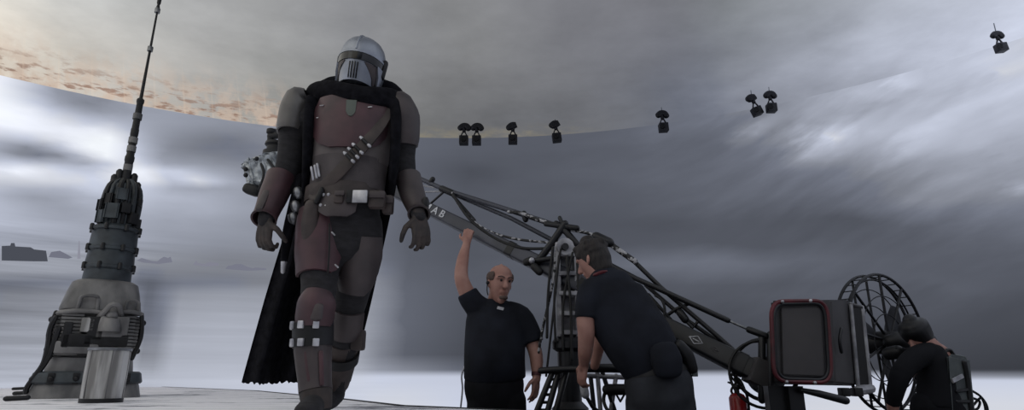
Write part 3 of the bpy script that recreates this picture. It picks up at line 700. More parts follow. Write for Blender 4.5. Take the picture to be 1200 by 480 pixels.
# collar and shoulder folds of the cloak
bm = BM()
sweep(bm, [W(362, 122, .08), W(368, 110, .02), W(384, 106, -.06), W(404, 108, -.12), W(424, 112, -.13), W(446, 114, -.10), W(462, 118, -.02), W(468, 128, .07)], [(.03, .05), (.042, .06), (.040, .055), (.034, .05), (.034, .05), (.036, .055), (.040, .06), (.03, .05)], n=14, sub=3, fwd=(0, 0, 1))
sweep(bm, [W(364, 118, .08), W(390, 104, .10), W(424, 103, .12), W(455, 110, .10), W(468, 124, .08)], [(.03, .05), (.05, .07), (.05, .07), (.05, .07), (.03, .05)], n=14, sub=3, fwd=(0, 0, 1))
for a_, b_, c_, d_ in (((365, 120, -.06), (362, 150, -.10), (361, 190, -.07), (358, 225, .0)), ((464, 124, -.05), (464, 150, -.10), (462, 190, -.08), (459, 230, 0.))):
    sweep(bm, [W(*a_), W(*b_), W(*c_), W(*d_)], [(.030, .05), (.026, .05), (.024, .05), (.012, .04)], n=12, sub=3)
co = obj('cloak_collar', bm, M_CAPE, walker, 'black cloak gathered round the neck and shoulders')
organic(co, .011, 3)
# cloak: hanging sheet with folds and thickness
def cape():
    bm = BM(); NU, NV = 60, 40
    rows = [(112, 366, 466, .10, .12), (150, 350, 468, .12, .14), (200, 347, 463, .15, .17), (245, 342, 459, .18, .20), (300, 325, 447, .20, .26), (350, 310, 436, .22, .32), (400, 296, 424, .25, .40), (447, 283, 411, .28, .50)]
    def at(v):
        py = 112 + (447 - 112) * v
        for r0, r1 in zip(rows, rows[1:]):
            if py <= r1[0] + 1e-6:
                t = (py - r0[0]) / (r1[0] - r0[0]); return [x * (1 - t) + y * t for x, y in zip(r0, r1)]
        return list(rows[-1])
    grids = []
    rnd = random.Random(3); rag = [rnd.uniform(-1, 1) for _ in range(NU + 1)]
    for sgn in (0, 1):
        g = []
        for j in range(NV + 1):
            v = j / NV; py, x0, x1, d0, d1 = at(v); row = []
            for i in range(NU + 1):
                u = i / NU; px = x0 + (x1 - x0) * u
                fold = (.022 + .04 * v) * math.sin(u * 21 + 1.5 * math.sin(v * 2)) * min(1, v * 3)
                yy = py + (rag[i] * 2.0 + 2.2 * math.sin(u * 5 + .8) if j == NV else 0)
                row.append(bm.verts.new(W(px, yy, d0 + (d1 - d0) * u + fold + .10 * math.sin(u * math.pi) + sgn * .008)))
            g.append(row)
        grids.append(g)
    A, B = grids
    for j in range(NV):
        for i in range(NU):
            bm.faces.new((A[j][i], A[j][i+1], A[j+1][i+1], A[j+1][i])); bm.faces.new((B[j][i], B[j+1][i], B[j+1][i+1], B[j][i+1]))
        bm.faces.new((A[j][0], A[j+1][0], B[j+1][0], B[j][0])); bm.faces.new((A[j][NU], B[j][NU], B[j+1][NU], A[j+1][NU]))
    for i in range(NU):
        bm.faces.new((A[0][i], B[0][i], B[0][i+1], A[0][i+1])); bm.faces.new((A[NV][i], A[NV][i+1], B[NV][i+1], B[NV][i]))
    return bm
obj('cloak', cape(), M_CAPE, walker, 'long black cloak with a ragged hem')
# pauldrons
bm = BM(); plate(bm, [(W(361, 113, .02), .03, .05, -175, 60), (W(352, 118, .02), .062, .085, -165, 60), (W(348, 132, .02), .072, .095, -160, 50), (W(345, 150, .02), .072, .095, -150, 45), (W(344, 157, .02), .069, .092, -145, 42)], .010, 18, sub=3)
obj('shoulder_plate', bm, M_PAUL, walker, 'dull grey rounded shoulder plate')
bm = BM(); plate(bm, [(W(460, 117, .02), .03, .05, -60, 175), (W(468, 123, .02), .062, .085, -60, 165), (W(472, 138, .02), .076, .095, -50, 160), (W(473, 158, .03), .070, .090, -45, 150), (W(473, 171, .04), .060, .080, -42, 145)], .010, 18, sub=3)
obj('shoulder_plate', bm, M_BRN, walker, 'brown and maroon rounded shoulder plate')
# gauntlets
bm = BM(); plate(bm, [(W(330, 208, .02), .064, .066, -180, 180), (W(322, 226, -.02), .058, .060, -180, 180), (W(312, 250, -.08), .046, .048, -180, 180), (W(309, 257, -.10), .050, .052, -180, 180)], .009, 24, sub=3); g1 = obj('gauntlet', bm, M_MAR, walker, 'maroon forearm guard')
bm = BM(); sweep(bm, [W(313, 225, -.09), W(304, 245, -.14)], (.018, .012), n=10, pw=3); obj('gauntlet_ridge', bm, M_BRN, g1)
bm = BM(); plate(bm, [(W(478, 208, .04), .056, .060, -180, 180), (W(483, 226, .01), .052, .055, -180, 180), (W(490, 246, -.04), .041, .044, -180, 180), (W(491, 251, -.055), .045, .048, -180, 180)], .009, 24, sub=3); g2 = obj('gauntlet', bm, M_BRN, walker, 'dark brown forearm guard')
bm = BM(); box(bm, W(499, 238, -.05), (.025, .06, .05), bev=.008); obj('gauntlet_box', bm, M_BLK, g2)
# belts, buckle, pouches
def hip(py, a, b, a0, a1): return (W(404 + (py - 235) * -.06, py), a, b, a0, a1)
bm = BM(); plate(bm, [hip(223, .176, .152, -95, 95), hip(240, .178, .156, -95, 95)], .010, 28); obj('belt', bm, M_LEA, walker, 'brown leather belt')
bt = bpy.data.objects['belt']
bm = BM(); box(bm, W(421, 230, -.172), (.075, .014, .060), bev=.006); obj('buckle', bm, M_TIP, bt, 'pale metal belt buckle')
bm = BM(); box(bm, W(410, 230, -.172), (.028, .018, .062), bev=.005); obj('buckle_bracket', bm, M_BLK, bt)
for x, y, dy, sx, sz in ((442, 234, -.13, .075, .085), (455, 240, -.07, .05, .09), (398, 232, -.165, .045, .06)):
    bm = BM(); box(bm, W(x, y, dy), (sx, .05, sz), bev=.014); q = obj('belt_pouch', bm, M_LEA, bt); bm = BM(); box(bm, W(x, y - 6, dy - .028), (sx * .96, .012, sz * .35), bev=.004); obj('pouch_flap', bm, M_BRN, q)
bm = BM(); plate(bm, [hip(240, .155, .160, -18, 26), hip(248, .155, .165, -26, 36), hip(258, .155, .168, -24, 34), hip(264, .150, .166, -10, 22)], .014, 16, sub=2); obj('groin_plate', bm, M_BRN, walker, 'brown grey plate below the belt')
bm = BM(); sweep(bm, [W(365, 228, -.12), W(375, 238, -.155), W(392, 244, -.165), W(400, 243, -.165)], (.022, .010), n=12, sub=3, caps='flat'); obj('gun_belt', bm, M_LEA, walker, 'slanting leather holster belt')
for x, y, dy in ((379, 228, -.165), (385, 228, -.168), (376, 240, -.165), (382, 241, -.168)):
    obj('belt_stud', sphere(BM(), W(x, y, dy), .009, 10), M_TIP, bt, 'bright metal stud')
for x, y in ((366, 203), (370, 201), (373, 199)):
    p = W(x, y, -.135); d = Vector((.25, 0, -1)).normalized(); obj('cartridge', sweep(BM(), [p - d * .03, p + d * .03], .006, n=8), M_TIP, bt, 'bright slim cartridge')
# holster and pistol
bm = BM(); sweep(bm, [W(366, 240, -.15), W(363, 262, -.14), W(361, 288, -.12)], [(.034, .026), (.040, .03), (.022, .02)], n=14, sub=3); hl = obj('holster', bm, M_LEA, walker, 'dark leather holster')
bm = BM(); sweep(bm, [W(371, 236, -.17), W(375, 228, -.17), W(377, 222, -.165)], [(.012, .014), (.014, .016), (.012, .014)], n=10, sub=2); obj('pistol_grip', bm, M_BLK, hl)
# slung staff with a pale tip at the left hip
bm = BM(); sweep(bm, [W(352, 208, .02), W(345, 240, .0), W(338, 270, -.01), W(333, 305, -.02)], [(.022, .022), (.027, .027), (.026, .026), (.016, .016)], n=12, sub=3); sf = obj('slung_scabbard', bm, M_CAPE, walker, 'dark ragged scabbard hanging at the hip')
obj('scabbard_tip', sweep(BM(), [W(333, 305, -.02), W(331.5, 318, -.02)], [.015, .010], n=12), M_TIP, sf, 'pale metal tip')
for py in (224, 240, 254): obj('scabbard_fitting', sweep(BM(), [W(349 - (py-224)*.2, py, -.02), W(350 - (py-224)*.2, py + 4, -.02)], .024, n=10), M_STEEL, sf, 'dull steel fitting')
# thigh plates
bm = BM(); plate(bm, [(W(381, 253, -.01), .108, .115, -70, 55), (W(378, 268, -.02), .108, .118, -92, 72), (W(376, 295, -.03), .104, .114, -95, 78), (W(374, 318, -.05), .090, .102, -90, 72), (W(373, 327, -.06), .084, .096, -70, 55)], .012, 22, sub=3); tp = obj('thigh_plate', bm, M_MAR, walker, 'maroon thigh plate with a centre seam')
bm = BM(); sweep(bm, [W(386, 262, -.143), W(386, 290, -.150), W(384, 322, -.150)], .004, n=6, sub=2); obj('plate_seam', bm, M_BLK, tp)
for x, y in ((389, 272), (393, 310)): obj('scuff', sweep(BM(), [W(x, y, -.152), W(x + 3, y + 3, -.152)], .004, n=6), M_TIP, tp, 'bare metal scuff')
bm = BM(); plate(bm, [(W(426, 276, .04), .092, .10, -48, 70), (W(424, 296, .06), .096, .104, -55, 80), (W(419, 325, .09), .084, .092, -55, 78), (W(416, 340, .11), .076, .085, -35, 50)], .012, 18, sub=3); obj('thigh_plate', bm, M_BRN, walker, 'brown grey thigh plate')
# knees
bm = BM(); plate(bm, [(W(374, 345, -.08), .055, .075, -70, 70), (W(372, 357, -.09), .074, .084, -85, 85), (W(370, 372, -.09), .074, .084, -85, 85), (W(369, 383, -.09), .066, .078, -75, 75)], .012, 18, sub=3); kn = obj('knee_guard', bm, M_MAR, walker, 'dark maroon knee guard')
bm = BM(); sweep(bm, [W(371, 358, -.17), W(370, 372, -.175)], (.030, .014), n=14); obj('knee_cap', bm, M_BRN, kn)
bm = BM(); plate(bm, [(W(410, 360, .15), .070, .080, -70, 80), (W(407, 378, .19), .072, .080, -75, 85), (W(405, 390, .22), .066, .076, -70, 80)], .012, 16, sub=2); obj('knee_guard', bm, M_BRN, walker)
# shins
bm = BM(); plate(bm, [(W(367, 384, -.08), .068, .076, -120, 120), (W(367, 410, -.08), .066, .074, -120, 120), (W(369, 445, -.08), .056, .064, -120, 120), (W(370, 458, -.085), .056, .064, -120, 120)], .010, 22, sub=2, pw=2.6); sh = obj('shin_guard', bm, M_BRN, walker)
for dx in (-9, 9): obj('shin_rib', sweep(BM(), [W(367 + dx, 412, -.158), W(370 + dx * .8, 450, -.148)], (.010, .006), n=8), M_MAR, sh)
bm = BM(); plate(bm, [(W(403, 398, .25), .066, .074, -120, 120), (W(399, 425, .33), .062, .070, -120, 120), (W(394, 450, .41), .052, .060, -120, 120)], .010, 20, sub=2); sh2 = obj('shin_guard', bm, M_LEA, walker)
obj('shin_strap', plate(BM(), [(W(401, 412, .28), .075, .083, -130, 130), (W(400, 422, .31), .073, .081, -130, 130)], .010, 20), M_BLK, sh2)
bm = BM(); box(bm, W(420, 398, .22), (.06, .08, .10), bev=.015); obj('leg_pouch', bm, M_LEA, sh2)
# cartridge cuff
bm = BM(); plate(bm, [(W(367, 378, -.08), .080, .088, -115, 115), (W(367, 406, -.08), .078, .086, -115, 115)], .008, 22); cf = obj('cartridge_cuff', bm, M_BLK, walker, 'black cuff of pale tipped cartridges below the knee')
for ang in (-88, -52, -14, 26):
    for py, s in ((382, 0), (402, 1)):
        c = W(367, py, -.08); r_ = math.radians(ang); R = Matrix.Rotation(r_, 3, 'Z')
        p = c + Vector((.091 * math.sin(r_), -.099 * math.cos(r_), 0)); box_ = BM(); box(box_, p, (.027, .014, .033), R, bev=.004); obj('cartridge_tip', box_, M_TIP, cf, 'pale metal cartridge end')
# boots
bm = BM(); plate(bm, [(W(370, 458, -.085), .060, .068, -180, 180), (W(371, 470, -.09), .056, .064, -180, 180), (W(371, 478, -.09), .054, .062, -180, 180)], .008, 22, sub=2); obj('boot_cuff', bm, M_GLOVE, walker)
# ================================================================== THE CAMERA CRANE
M_BEAM = mat('satin_grey_paint', (74, 76, 86), .42, .3, rgb2=(60, 62, 70), scale=4)
M_BEAMD = mat('black_paint', (30, 31, 36), .4, .2, rgb2=(20, 21, 24), scale=4)
M_CBL = mat('black_rubber', (18, 18, 20), .6, 0, rgb2=(10, 10, 12))
M_WHT = mat('white_lettering', (215, 217, 222), .5, 0, rgb2=(180, 182, 188))
M_MAST = mat('bare_aluminium', (185, 185, 190), .5, .2, rgb2=(120, 120, 126), scale=8)
M_TWIST = mat('black_white_twisted_cable', (170, 170, 174), .5, 0, rgb2=(22, 22, 24), scale=26, lo=.48, hi=.54)
M_RED = mat('dark_red_rubber', (92, 22, 34), .5, 0, rgb2=(56, 16, 24), scale=8)
M_BOX = mat('grey_black_case', (72, 70, 72), .55, .1, rgb2=(56, 55, 57), scale=6)
M_BOXF = mat('dark_grey_panel', (70, 67, 68), .7, 0, rgb2=(60, 58, 60), scale=5)
XA, DA, XB, DB = 322, 5.6, 885, 3.9
def D(px): return 1 / (1 / DA + (px - XA) / (XB - XA) * (1 / DB - 1 / DA))
def Q(px, py, dd=0.): return P(px, py, D(px) + dd)
mast_base = Q(668, 470); mast_base.z = ZF
crane = thing('camera_crane', 'long grey camera crane on a column, reaching from the walker to the red rimmed box', 'camera crane', mast_base)
A_ = Q(322, 155); B_ = Q(887, 436)
def on(px):   # point on the beam axis under image column px
    py = 155 + (px - 322) * (436 - 155) / (887 - 322); return Q(px, py)
bm = BM(); sweep(bm, [on(322), on(420)], [(.034, .034)] * 2, n=24, pw=8, caps='flat'); sweep(bm, [on(415), on(516)], [(.042, .040)] * 2, n=24, pw=8, caps='flat')
beam = obj('beam', bm, M_BEAM, crane, 'slim grey outer beam'); 
bm = BM(); sweep(bm, [on(440), on(600), on(690)], [(.044, .045), (.055, .055), (.064, .06)], n=24, pw=8, caps='flat'); beam2 = obj('beam', bm, M_BEAM, crane, 'grey main beam')
bm = BM(); sweep(bm, [on(680), on(780), on(887)], [(.058, .06), (.060, .06), (.066, .06)], n=24, pw=8, caps='flat'); beam3 = obj('beam', bm, M_BEAMD, crane, 'black rear beam')
for x in (440, 600, 690, 760, 868):
    bm = BM(); d = (B_ - A_).normalized(); q = on(x); r0 = .052 + .018 * (x - 440) / 440
    sweep(bm, [q - d * .03, q + d * .03], [(r0, r0)] * 2, n=24, pw=8, caps='flat'); obj('beam_joint', bm, M_BEAMD, beam2)
# lettering lying on the beam's front face
def text_on(s, px, size, parent, m):
    cu = bpy.data.curves.new('lettering', 'FONT'); cu.body = s; cu.size = size; cu.extrude = .002; cu.align_x = 'CENTER'; cu.align_y = 'CENTER'; cu.offset = .0015
    o = bpy.data.objects.new('tmp', cu); col.objects.link(o); bpy.context.view_layer.update()
    me = bpy.data.meshes.new_from_object(o.evaluated_get(bpy.context.evaluated_depsgraph_get())); bpy.data.objects.remove(o)
    x = (B_ - A_).normalized(); f = Vector((0, -1, 0)); f = (f - x * f.dot(x)).normalized(); y = f.cross(x)
    M = Matrix((x, y, f)).transposed().to_4x4(); M.translation = on(px) + f * .0565
    me.transform(M); bm = BM(); bm.from_mesh(me); return obj('lettering', bm, m, parent, 'white letters on the beam', smooth=False)
text_on('M A B', 512, .088, beam2, M_WHT)
f_ = Vector((0, -1, 0)); dB = (B_ - A_).normalized(); fB = (f_ - dB * f_.dot(dB)).normalized(); uB = fB.cross(dB)
for x, s in ((816, 1.), (838, .5)):
    bm = BM(); c = on(x) + fB * .062; R = Matrix((dB, fB, uB)).transposed()
    for k in range(4):
        a = math.pi / 4 + k * math.pi / 2; o1 = (dB * math.cos(a - math.pi/4) * .045 + uB * math.sin(a - math.pi/4) * .028) * s; o2 = (dB * math.cos(a + math.pi/4) * .045 + uB * math.sin(a + math.pi/4) * .028) * s
        sweep(bm, [c + o1, c + o2], .004, n=6)
    sweep(bm, [c - dB * .02 * s, c + dB * .02 * s], .004, n=6); obj('emblem', bm, M_BOX if s < 1 else M_MAST, beam3, 'pale outline diamond emblem')
def rod(name, pts, r, m, parent=crane, label=None, sub=1, n=10, dd=0.):
    return obj(name, sweep(BM(), [Q(x, y, dd) for x, y in pts], r, n=n, sub=sub), m, parent, label)
rod('tension_rod', [(478, 203), (521, 222), (600, 247), (655, 265)], .021, M_BEAM)
rod('tension_rod', [(380, 168), (440, 190), (490, 209)], .018, M_BEAM)
rod('tension_rod', [(524, 224), (600, 256), (668, 292)], .019, M_BEAM, dd=.05)
rod('brace', [(497, 245), (522, 223)], .010, M_BEAMD)
rod('brace', [(462, 226), (521, 224)], .007, M_MAST); rod('brace', [(440, 210), (521, 221)], .007, M_MAST)
rod('brace', [(528, 226), (556, 258)], .014, M_BEAMD)
rod('clamp', [(518, 221), (530, 226)], .030, M_BEAMD); rod('clamp', [(505, 213), (507, 210)], .024, M_BEAMD)
rod('cable', [(530, 226), (542, 246), (566, 267), (600, 279), (642, 284)], .010, M_TWIST, label='twisted black and white cable sagging under the rods', sub=5, dd=-.03)
rod('cable', [(531, 228), (550, 256), (580, 279), (610, 290), (640, 291)], .012, M_CBL, sub=5, dd=-.05)
rod('cable', [(596, 248), (612, 250), (630, 257), (648, 262), (664, 268), (685, 272), (706, 278)], .013, M_TWIST, label='twisted cable along the top rod', sub=5, dd=-.04)
rod('clamp', [(614, 250), (616, 257)], .024, M_BEAMD)
# pivot frame
rod('strut', [(662, 262), (645, 287), (626, 312)], .028, M_BEAMD, dd=-.06); rod('strut', [(652, 262), (664, 272), (676, 286)], .026, M_BEAMD, dd=-.05)
rod('crossbar', [(640, 262), (676, 267)], .022, M_BEAMD, dd=-.06); rod('strut', [(656, 255), (660, 264)], .016, M_BEAMD, dd=-.06)
rod('crossbar', [(620, 306), (652, 302)], .020, M_BEAMD, dd=-.1)
bm = BM(); sphere(bm, Q(623, 305, -.14), .024, 14); obj('lamp', bm, M_TIP, crane, 'small shiny round fitting'); bm = BM(); sweep(bm, [Q(626, 312, -.12), Q(632, 318, -.12)], .030, n=12); obj('bracket', bm, M_CBL, crane)
bm = BM(); sweep(bm, [Q(622, 305, -.13), Q(617, 307, -.1)], .030, n=12); obj('bracket', bm, M_CBL, crane)
bm = BM(); disc(bm, Q(662, 289, -.10), (0.2, -1, 0), .065, .04, 24); pv = obj('pivot', bm, M_MAST, crane, 'grey pivot hub'); bm = BM(); disc(bm, Q(662, 289, -.13), (0.2, -1, 0), .026, .03, 18); obj('pivot_bolt', bm, M_BEAMD, pv)
# column
def col_y(py): return P(668, py, mast_base.y).z
mx, my = mast_base.x, mast_base.y
bm = BM()
for dx in (-.065, .065): box(bm, (mx + dx * 1.05, my, (col_y(286) + col_y(395)) / 2), (.035, .16, col_y(286) - col_y(395)), bev=.006)
box(bm, (mx, my + .05, (col_y(300) + col_y(395)) / 2), (.15, .03, col_y(300) - col_y(395)), bev=.004)
for py in (300, 322, 345, 368, 390): box(bm, (mx, my - .02, col_y(py)), (.14, .14, .03), bev=.004)
obj('column', bm, M_MAST, crane, 'bare metal upper column')
bm = BM(); lathe(bm, (mx, my, 0), [(col_y(396) - .0, .10), (col_y(400), .12), (col_y(408), .12), (col_y(412), .085), (col_y(470), .085), (col_y(478), .13), (ZF + .22, .13)], 24); obj('column', bm, M_BEAMD, crane, 'black lower column')
for x, y0, x1, y1, r in ((648, 290, 641, 395, .010), (657, 292, 651, 400, .009), (664, 300, 670, 420, .010), (671, 296, 660, 410, .009), (655, 300, 640, 440, .008), (676, 290, 683, 380, .010)):
    rod('hanging_cable', [(x, y0), ((x + x1) / 2 + random.uniform(-6, 6), (y0 + y1) / 2), (x1, y1)], r, M_CBL, sub=6, dd=-.14)
rod('hanging_cable', [(645, 296), (650, 300), (648, 330), (636, 385), (628, 430)], .010, M_TWIST, sub=6, dd=-.12)
# base frame: four splayed legs, steering rail, wheels
def floorpt(dx, dy): return Vector((mx + dx, my + dy, ZF + .14))
for dx, dy in ((-.55, -.35), (.55, -.35), (-.55, .5), (.55, .5)):
    bm = BM(); bar(bm, (mx, my, ZF + .28), floorpt(dx, dy), .09, .07); obj('leg', bm, M_BEAMD, crane)
    bm = BM(); q = floorpt(dx * 1.1, dy * 1.1); disc(bm, q, (1, 0, 0), .135, .09, 24); wv = obj('wheel', bm, M_CBL, crane); bm = BM(); disc(bm, q, (1, 0, 0), .06, .11, 16); obj('wheel_hub', bm, M_MAST, wv)
rz = Q(668, 433).z
def rail(name, pts, r=.018, m=M_BEAMD, label=None): return obj(name, sweep(BM(), [Vector(p) for p in pts], r, n=10), m, crane, label)
def R_(px, py, y): return P(px, py, y)
rail('hand_rail', [R_(634, 434, my - .25), R_(664, 432, my - .3), R_(690, 432, my - .35)], .022)
rail('hand_rail', [R_(684, 431, my - .40), R_(715, 431, my - .4), R_(744, 432, my - .35)], .028)
rail('hand_rail', [R_(690, 440, my - .3), R_(738, 442, my - .3)], .016, M_MAST)
for a, b in (((648, 434), (628, 484)), ((655, 434), (641, 484)), ((664, 434), (650, 486))): rail('frame_leg', [R_(*a, my - .25), R_(*b, my - .3)], .020)
for k in range(5): rail('rung', [R_(645 - 4 * k, 444 + 9 * k, my - .26), R_(655 - 3.4 * k, 444 + 9 * k, my - .26)], .010)
for a, b in (((700, 436), (704, 484)), ((706, 436), (722, 486)), ((692, 440), (697, 486)), ((738, 436), (736, 486)), ((722, 440), (715, 486))): rail('frame_leg', [R_(*a, my - .3), R_(*b, my - .3)], .015, M_MAST if a[0] in (700, 722) else M_BEAMD)
rail('seat', [R_(712, 456, my - .35), R_(734, 456, my - .35)], .035, M_CBL)
def hoop(name, c, ax, up, r, rr, m, parent, n=40, sy=1., label=None, seg=8):
    bm = BM(); ax = Vector(ax).normalized(); up = Vector(up); up = (up - ax * up.dot(ax)).normalized(); h = up.cross(ax)
    ring = []
    for k in range(n):
        a = 2 * math.pi * k / n; dr = h * math.cos(a) + up * math.sin(a) * sy; p = Vector(c) + dr * r
        ring.append([bm.verts.new(p + (dr.normalized() * math.cos(t) + ax * math.sin(t)) * rr) for t in [2 * math.pi * j / seg for j in range(seg)]])
    for k in range(n):
        for j in range(seg): bm.faces.new((ring[k][j], ring[k][(j+1) % seg], ring[(k+1) % n][(j+1) % seg], ring[(k+1) % n][j]))
    return obj(name, bm, m, parent, label)
hoop('steering_wheel', R_(727, 470, my - .32), (0.1, -1, .5), (0, 0, 1), .11, .012, M_CBL, crane)
for px in (720, 734): rail('steering_spoke', [R_(727, 470, my - .32), R_(px, 458, my - .32)], .007)
rail('clamp', [R_(684, 452, my - .5), R_(686, 462, my - .5)], .026, M_MAST, 'small pale clamp'); rail('cable', [R_(686, 462, my - .5), R_(694, 476, my - .45), R_(706, 486, my - .4)], .012, M_CBL)
# rear stays
rod('pulley', [(699, 277), (714, 284)], .036, M_BEAMD, dd=-.05)
rod('stay', [(712, 283), (740, 303), (775, 337), (845, 397), (866, 416)], .017, M_BEAMD)
rod('stay', [(712, 283), (728, 295), (744, 306)], .021, M_TWIST, dd=-.03)
rod('turnbuckle', [(690, 297), (745, 326), (853, 375)], .019, M_BEAMD, dd=-.05); rod('turnbuckle', [(852, 374.5), (880, 387)], .009, M_STEEL, dd=-.05, label='thin bright threaded rod'); rod('turnbuckle', [(878, 386), (897, 393)], .022, M_BEAMD, dd=-.05)
rod('stay', [(757, 334), (800, 371), (858, 411)], .015, M_BEAMD, dd=.03)
rod('brace', [(778, 372), (792, 362), (806, 356)], .012, M_BEAMD); rod('brace', [(760, 345), (786, 374)], .012, M_BEAMD); rod('clamp', [(797, 366), (803, 374)], .028, M_BEAMD); rod('brace', [(800, 372), (812, 384), (818, 376)], .012, M_BEAMD)
rod('cable', [(768, 346), (776, 352), (779, 366), (772, 382)], .009, M_CBL, sub=5, dd=-.06)
# tail block and disc
bm = BM(); box(bm, Q(890, 437), (.14, .16, .16), Matrix.Rotation(math.radians(26), 3, 'Y'), bev=.015); obj('tail_block', bm, M_BOX, crane)
for x in (893, 903):
    rod('tail_plate', [(x, 392), (x, 468)], .024, M_BEAMD, dd=-.04)
tw = hoop('tail_wheel', Q(897, 433, .10), (-.25, -1, 0), (0, 0, 1), .19, .012, M_CBL, crane, label='black ring round a shiny disc at the crane tail')
bm = BM(); disc(bm, Q(897, 440, .12), (-.25, -1, 0), .12, .02, 32); obj('tail_disc', bm, M_STEEL, tw)
hoop('cable_loop', Q(894, 438, -.05), (-.1, -1, .1), (0, 0, 1), .20, .009, M_CBL, crane)
rod('hanging_cable', [(868, 432), (857, 440), (862, 448), (857, 458), (866, 470)], .008, M_CBL, sub=6); rod('hanging_cable', [(858, 438), (868, 446), (874, 460)], .008, M_CBL, sub=6)
# counterweight box
BXF, BXB = 3.50, 3.86
def hexa(bm, fr, bk, bev=0.):
    F_ = [bm.verts.new(v) for v in fr]; K_ = [bm.verts.new(v) for v in bk]; fs = [bm.faces.new(F_), bm.faces.new(K_[::-1])]
    for k in range(4): fs.append(bm.faces.new((F_[k], K_[k], K_[(k+1) % 4], F_[(k+1) % 4])))
    if bev: bmesh.ops.bevel(bm, geom=list({e for f in fs for e in f.edges}), offset=bev, segments=2, affect='EDGES')
    return bm
bm = hexa(BM(), [P(903, 352, BXF), P(974, 351, BXF + .06), P(979, 449, BXF + .06), P(907, 449, BXF)], [P(915, 352, BXB), P(996, 351, BXB), P(1005, 452, BXB), P(915, 450, BXB)], .012)
bx = obj('counterweight_box', bm, M_BOX, crane, 'boxy grey counterweight case', smooth=False)
# front panel rim in dark red rubber
def rrect(pts4, r_frac=.22, n=6):
    out = []
    for k in range(4):
        p0, p1, p2 = pts4[k - 1], pts4[k], pts4[(k + 1) % 4]; a = p1 + (p0 - p1) * r_frac; b = p1 + (p2 - p1) * r_frac
        for j in range(n + 1):
            t = j / n; out.append(a * (1-t)**2 + p1 * 2*t*(1-t) + b * t*t)
    return out
def closed(bm, pts, r, seg=8, fwd=Vector((0, -1, 0))):
    n = len(pts); rings = []
    for k in range(n):
        t = (pts[(k+1) % n] - pts[k-1]).normalized(); s = t.cross(fwd).normalized(); f = s.cross(t)
        rings.append([bm.verts.new(pts[k] + s * math.cos(a) * r + f * math.sin(a) * r) for a in [2*math.pi*j/seg for j in range(seg)]])
    for k in range(n):
        for j in range(seg): bm.faces.new((rings[k][j], rings[k][(j+1) % seg], rings[(k+1) % n][(j+1) % seg], rings[(k+1) % n][j]))
    return bm
y0 = BXF - .03
cor = [P(903, 353, y0), P(969, 352, y0 + .05), P(975, 448, y0 + .05), P(907, 446, y0)]
rp = rrect(cor)
obj('rubber_seal', closed(BM(), rp, .0125), M_RED, bx, 'dark red rubber seal'); cor2 = [P(906, 356, y0), P(966, 355, y0 + .05), P(971.5, 445, y0 + .05), P(910, 443, y0)]
obj('front_rim', closed(BM(), rrect(cor2), .011), M_BEAMD, bx, 'black rim inside the red seal')
bm = hexa(BM(), [P(915, 360, y0 + .02), P(962, 359, y0 + .05), P(967, 441, y0 + .05), P(917, 439, y0 + .02)], [P(915, 360, y0 + .05), P(962, 359, y0 + .08), P(967, 441, y0 + .08), P(917, 439, y0 + .05)], .006); obj('front_panel', bm, M_BOXF, bx, 'plain dark grey panel', smooth=False)
for x, y in ((917, 353), (950, 352), (922, 447), (955, 448)): obj('screw', sphere(BM(), P(x, y, y0 - .012), .010, 10), M_TIP, bx, 'pale screw head')
bm = BM(); sweep(bm, [P(986, 385, BXF + .08), P(984, 398, BXF + .06), P(986, 412, BXF + .08)], .010, n=8, sub=3); obj('latch', bm, M_BEAMD, bx)
# open frame at its right side
fc = [P(997, 356, BXB - .05), P(1010, 360, BXB + .02), P(1020, 455, BXB + .02), P(1006, 457, BXB - .05)]
for k, (w_, m_) in enumerate(((.012, M_BOX), (.014, M_MAST), (.030, M_MAST), (.012, M_MAST))):
    obj('side_frame', sweep(BM(), [fc[k], fc[(k + 1) % 4]], w_, n=8), m_, bx, 'pale edge of the side frame' if m_ is M_MAST else None)
bm = hexa(BM(), [P(998, 358, BXB - .04), P(1009, 361, BXB + .0), P(1018, 453, BXB + .0), P(1007, 455, BXB - .04)], [P(998, 358, BXB + .1), P(1012, 361, BXB + .1), P(1021, 453, BXB + .1), P(1007, 455, BXB + .1)]); obj('side_cavity', bm, M_CBL, bx, 'dark hollow side', smooth=False)
for x in (989, 1004):
    bm = BM(); box(bm, P(x, 459, BXB - .06), (.05, .06, .05), bev=.006); obj('rubber_foot', bm, M_CBL, bx)
# support post and bar under the box
bm = BM(); a = P(929, 452, BXF + .12); bar(bm, a, (a.x, a.y, ZF), .085, .07, up=(0, -1, 0)); obj('support_post', bm, M_BEAMD, crane)
bm = BM(); a = P(908, 452, BXF + .16); bar(bm, a, (a.x - .01, a.y, ZF), .11, .07, up=(0, -1, 0)); obj('support_post', bm, M_BEAMD, crane)
obj('tow_bar', sweep(BM(), [P(940, 457, BXF + .05), P(960, 461, BXF + .05), P(991, 469, BXF + .05)], [.014, .020, .022], n=10), M_BEAMD, crane)
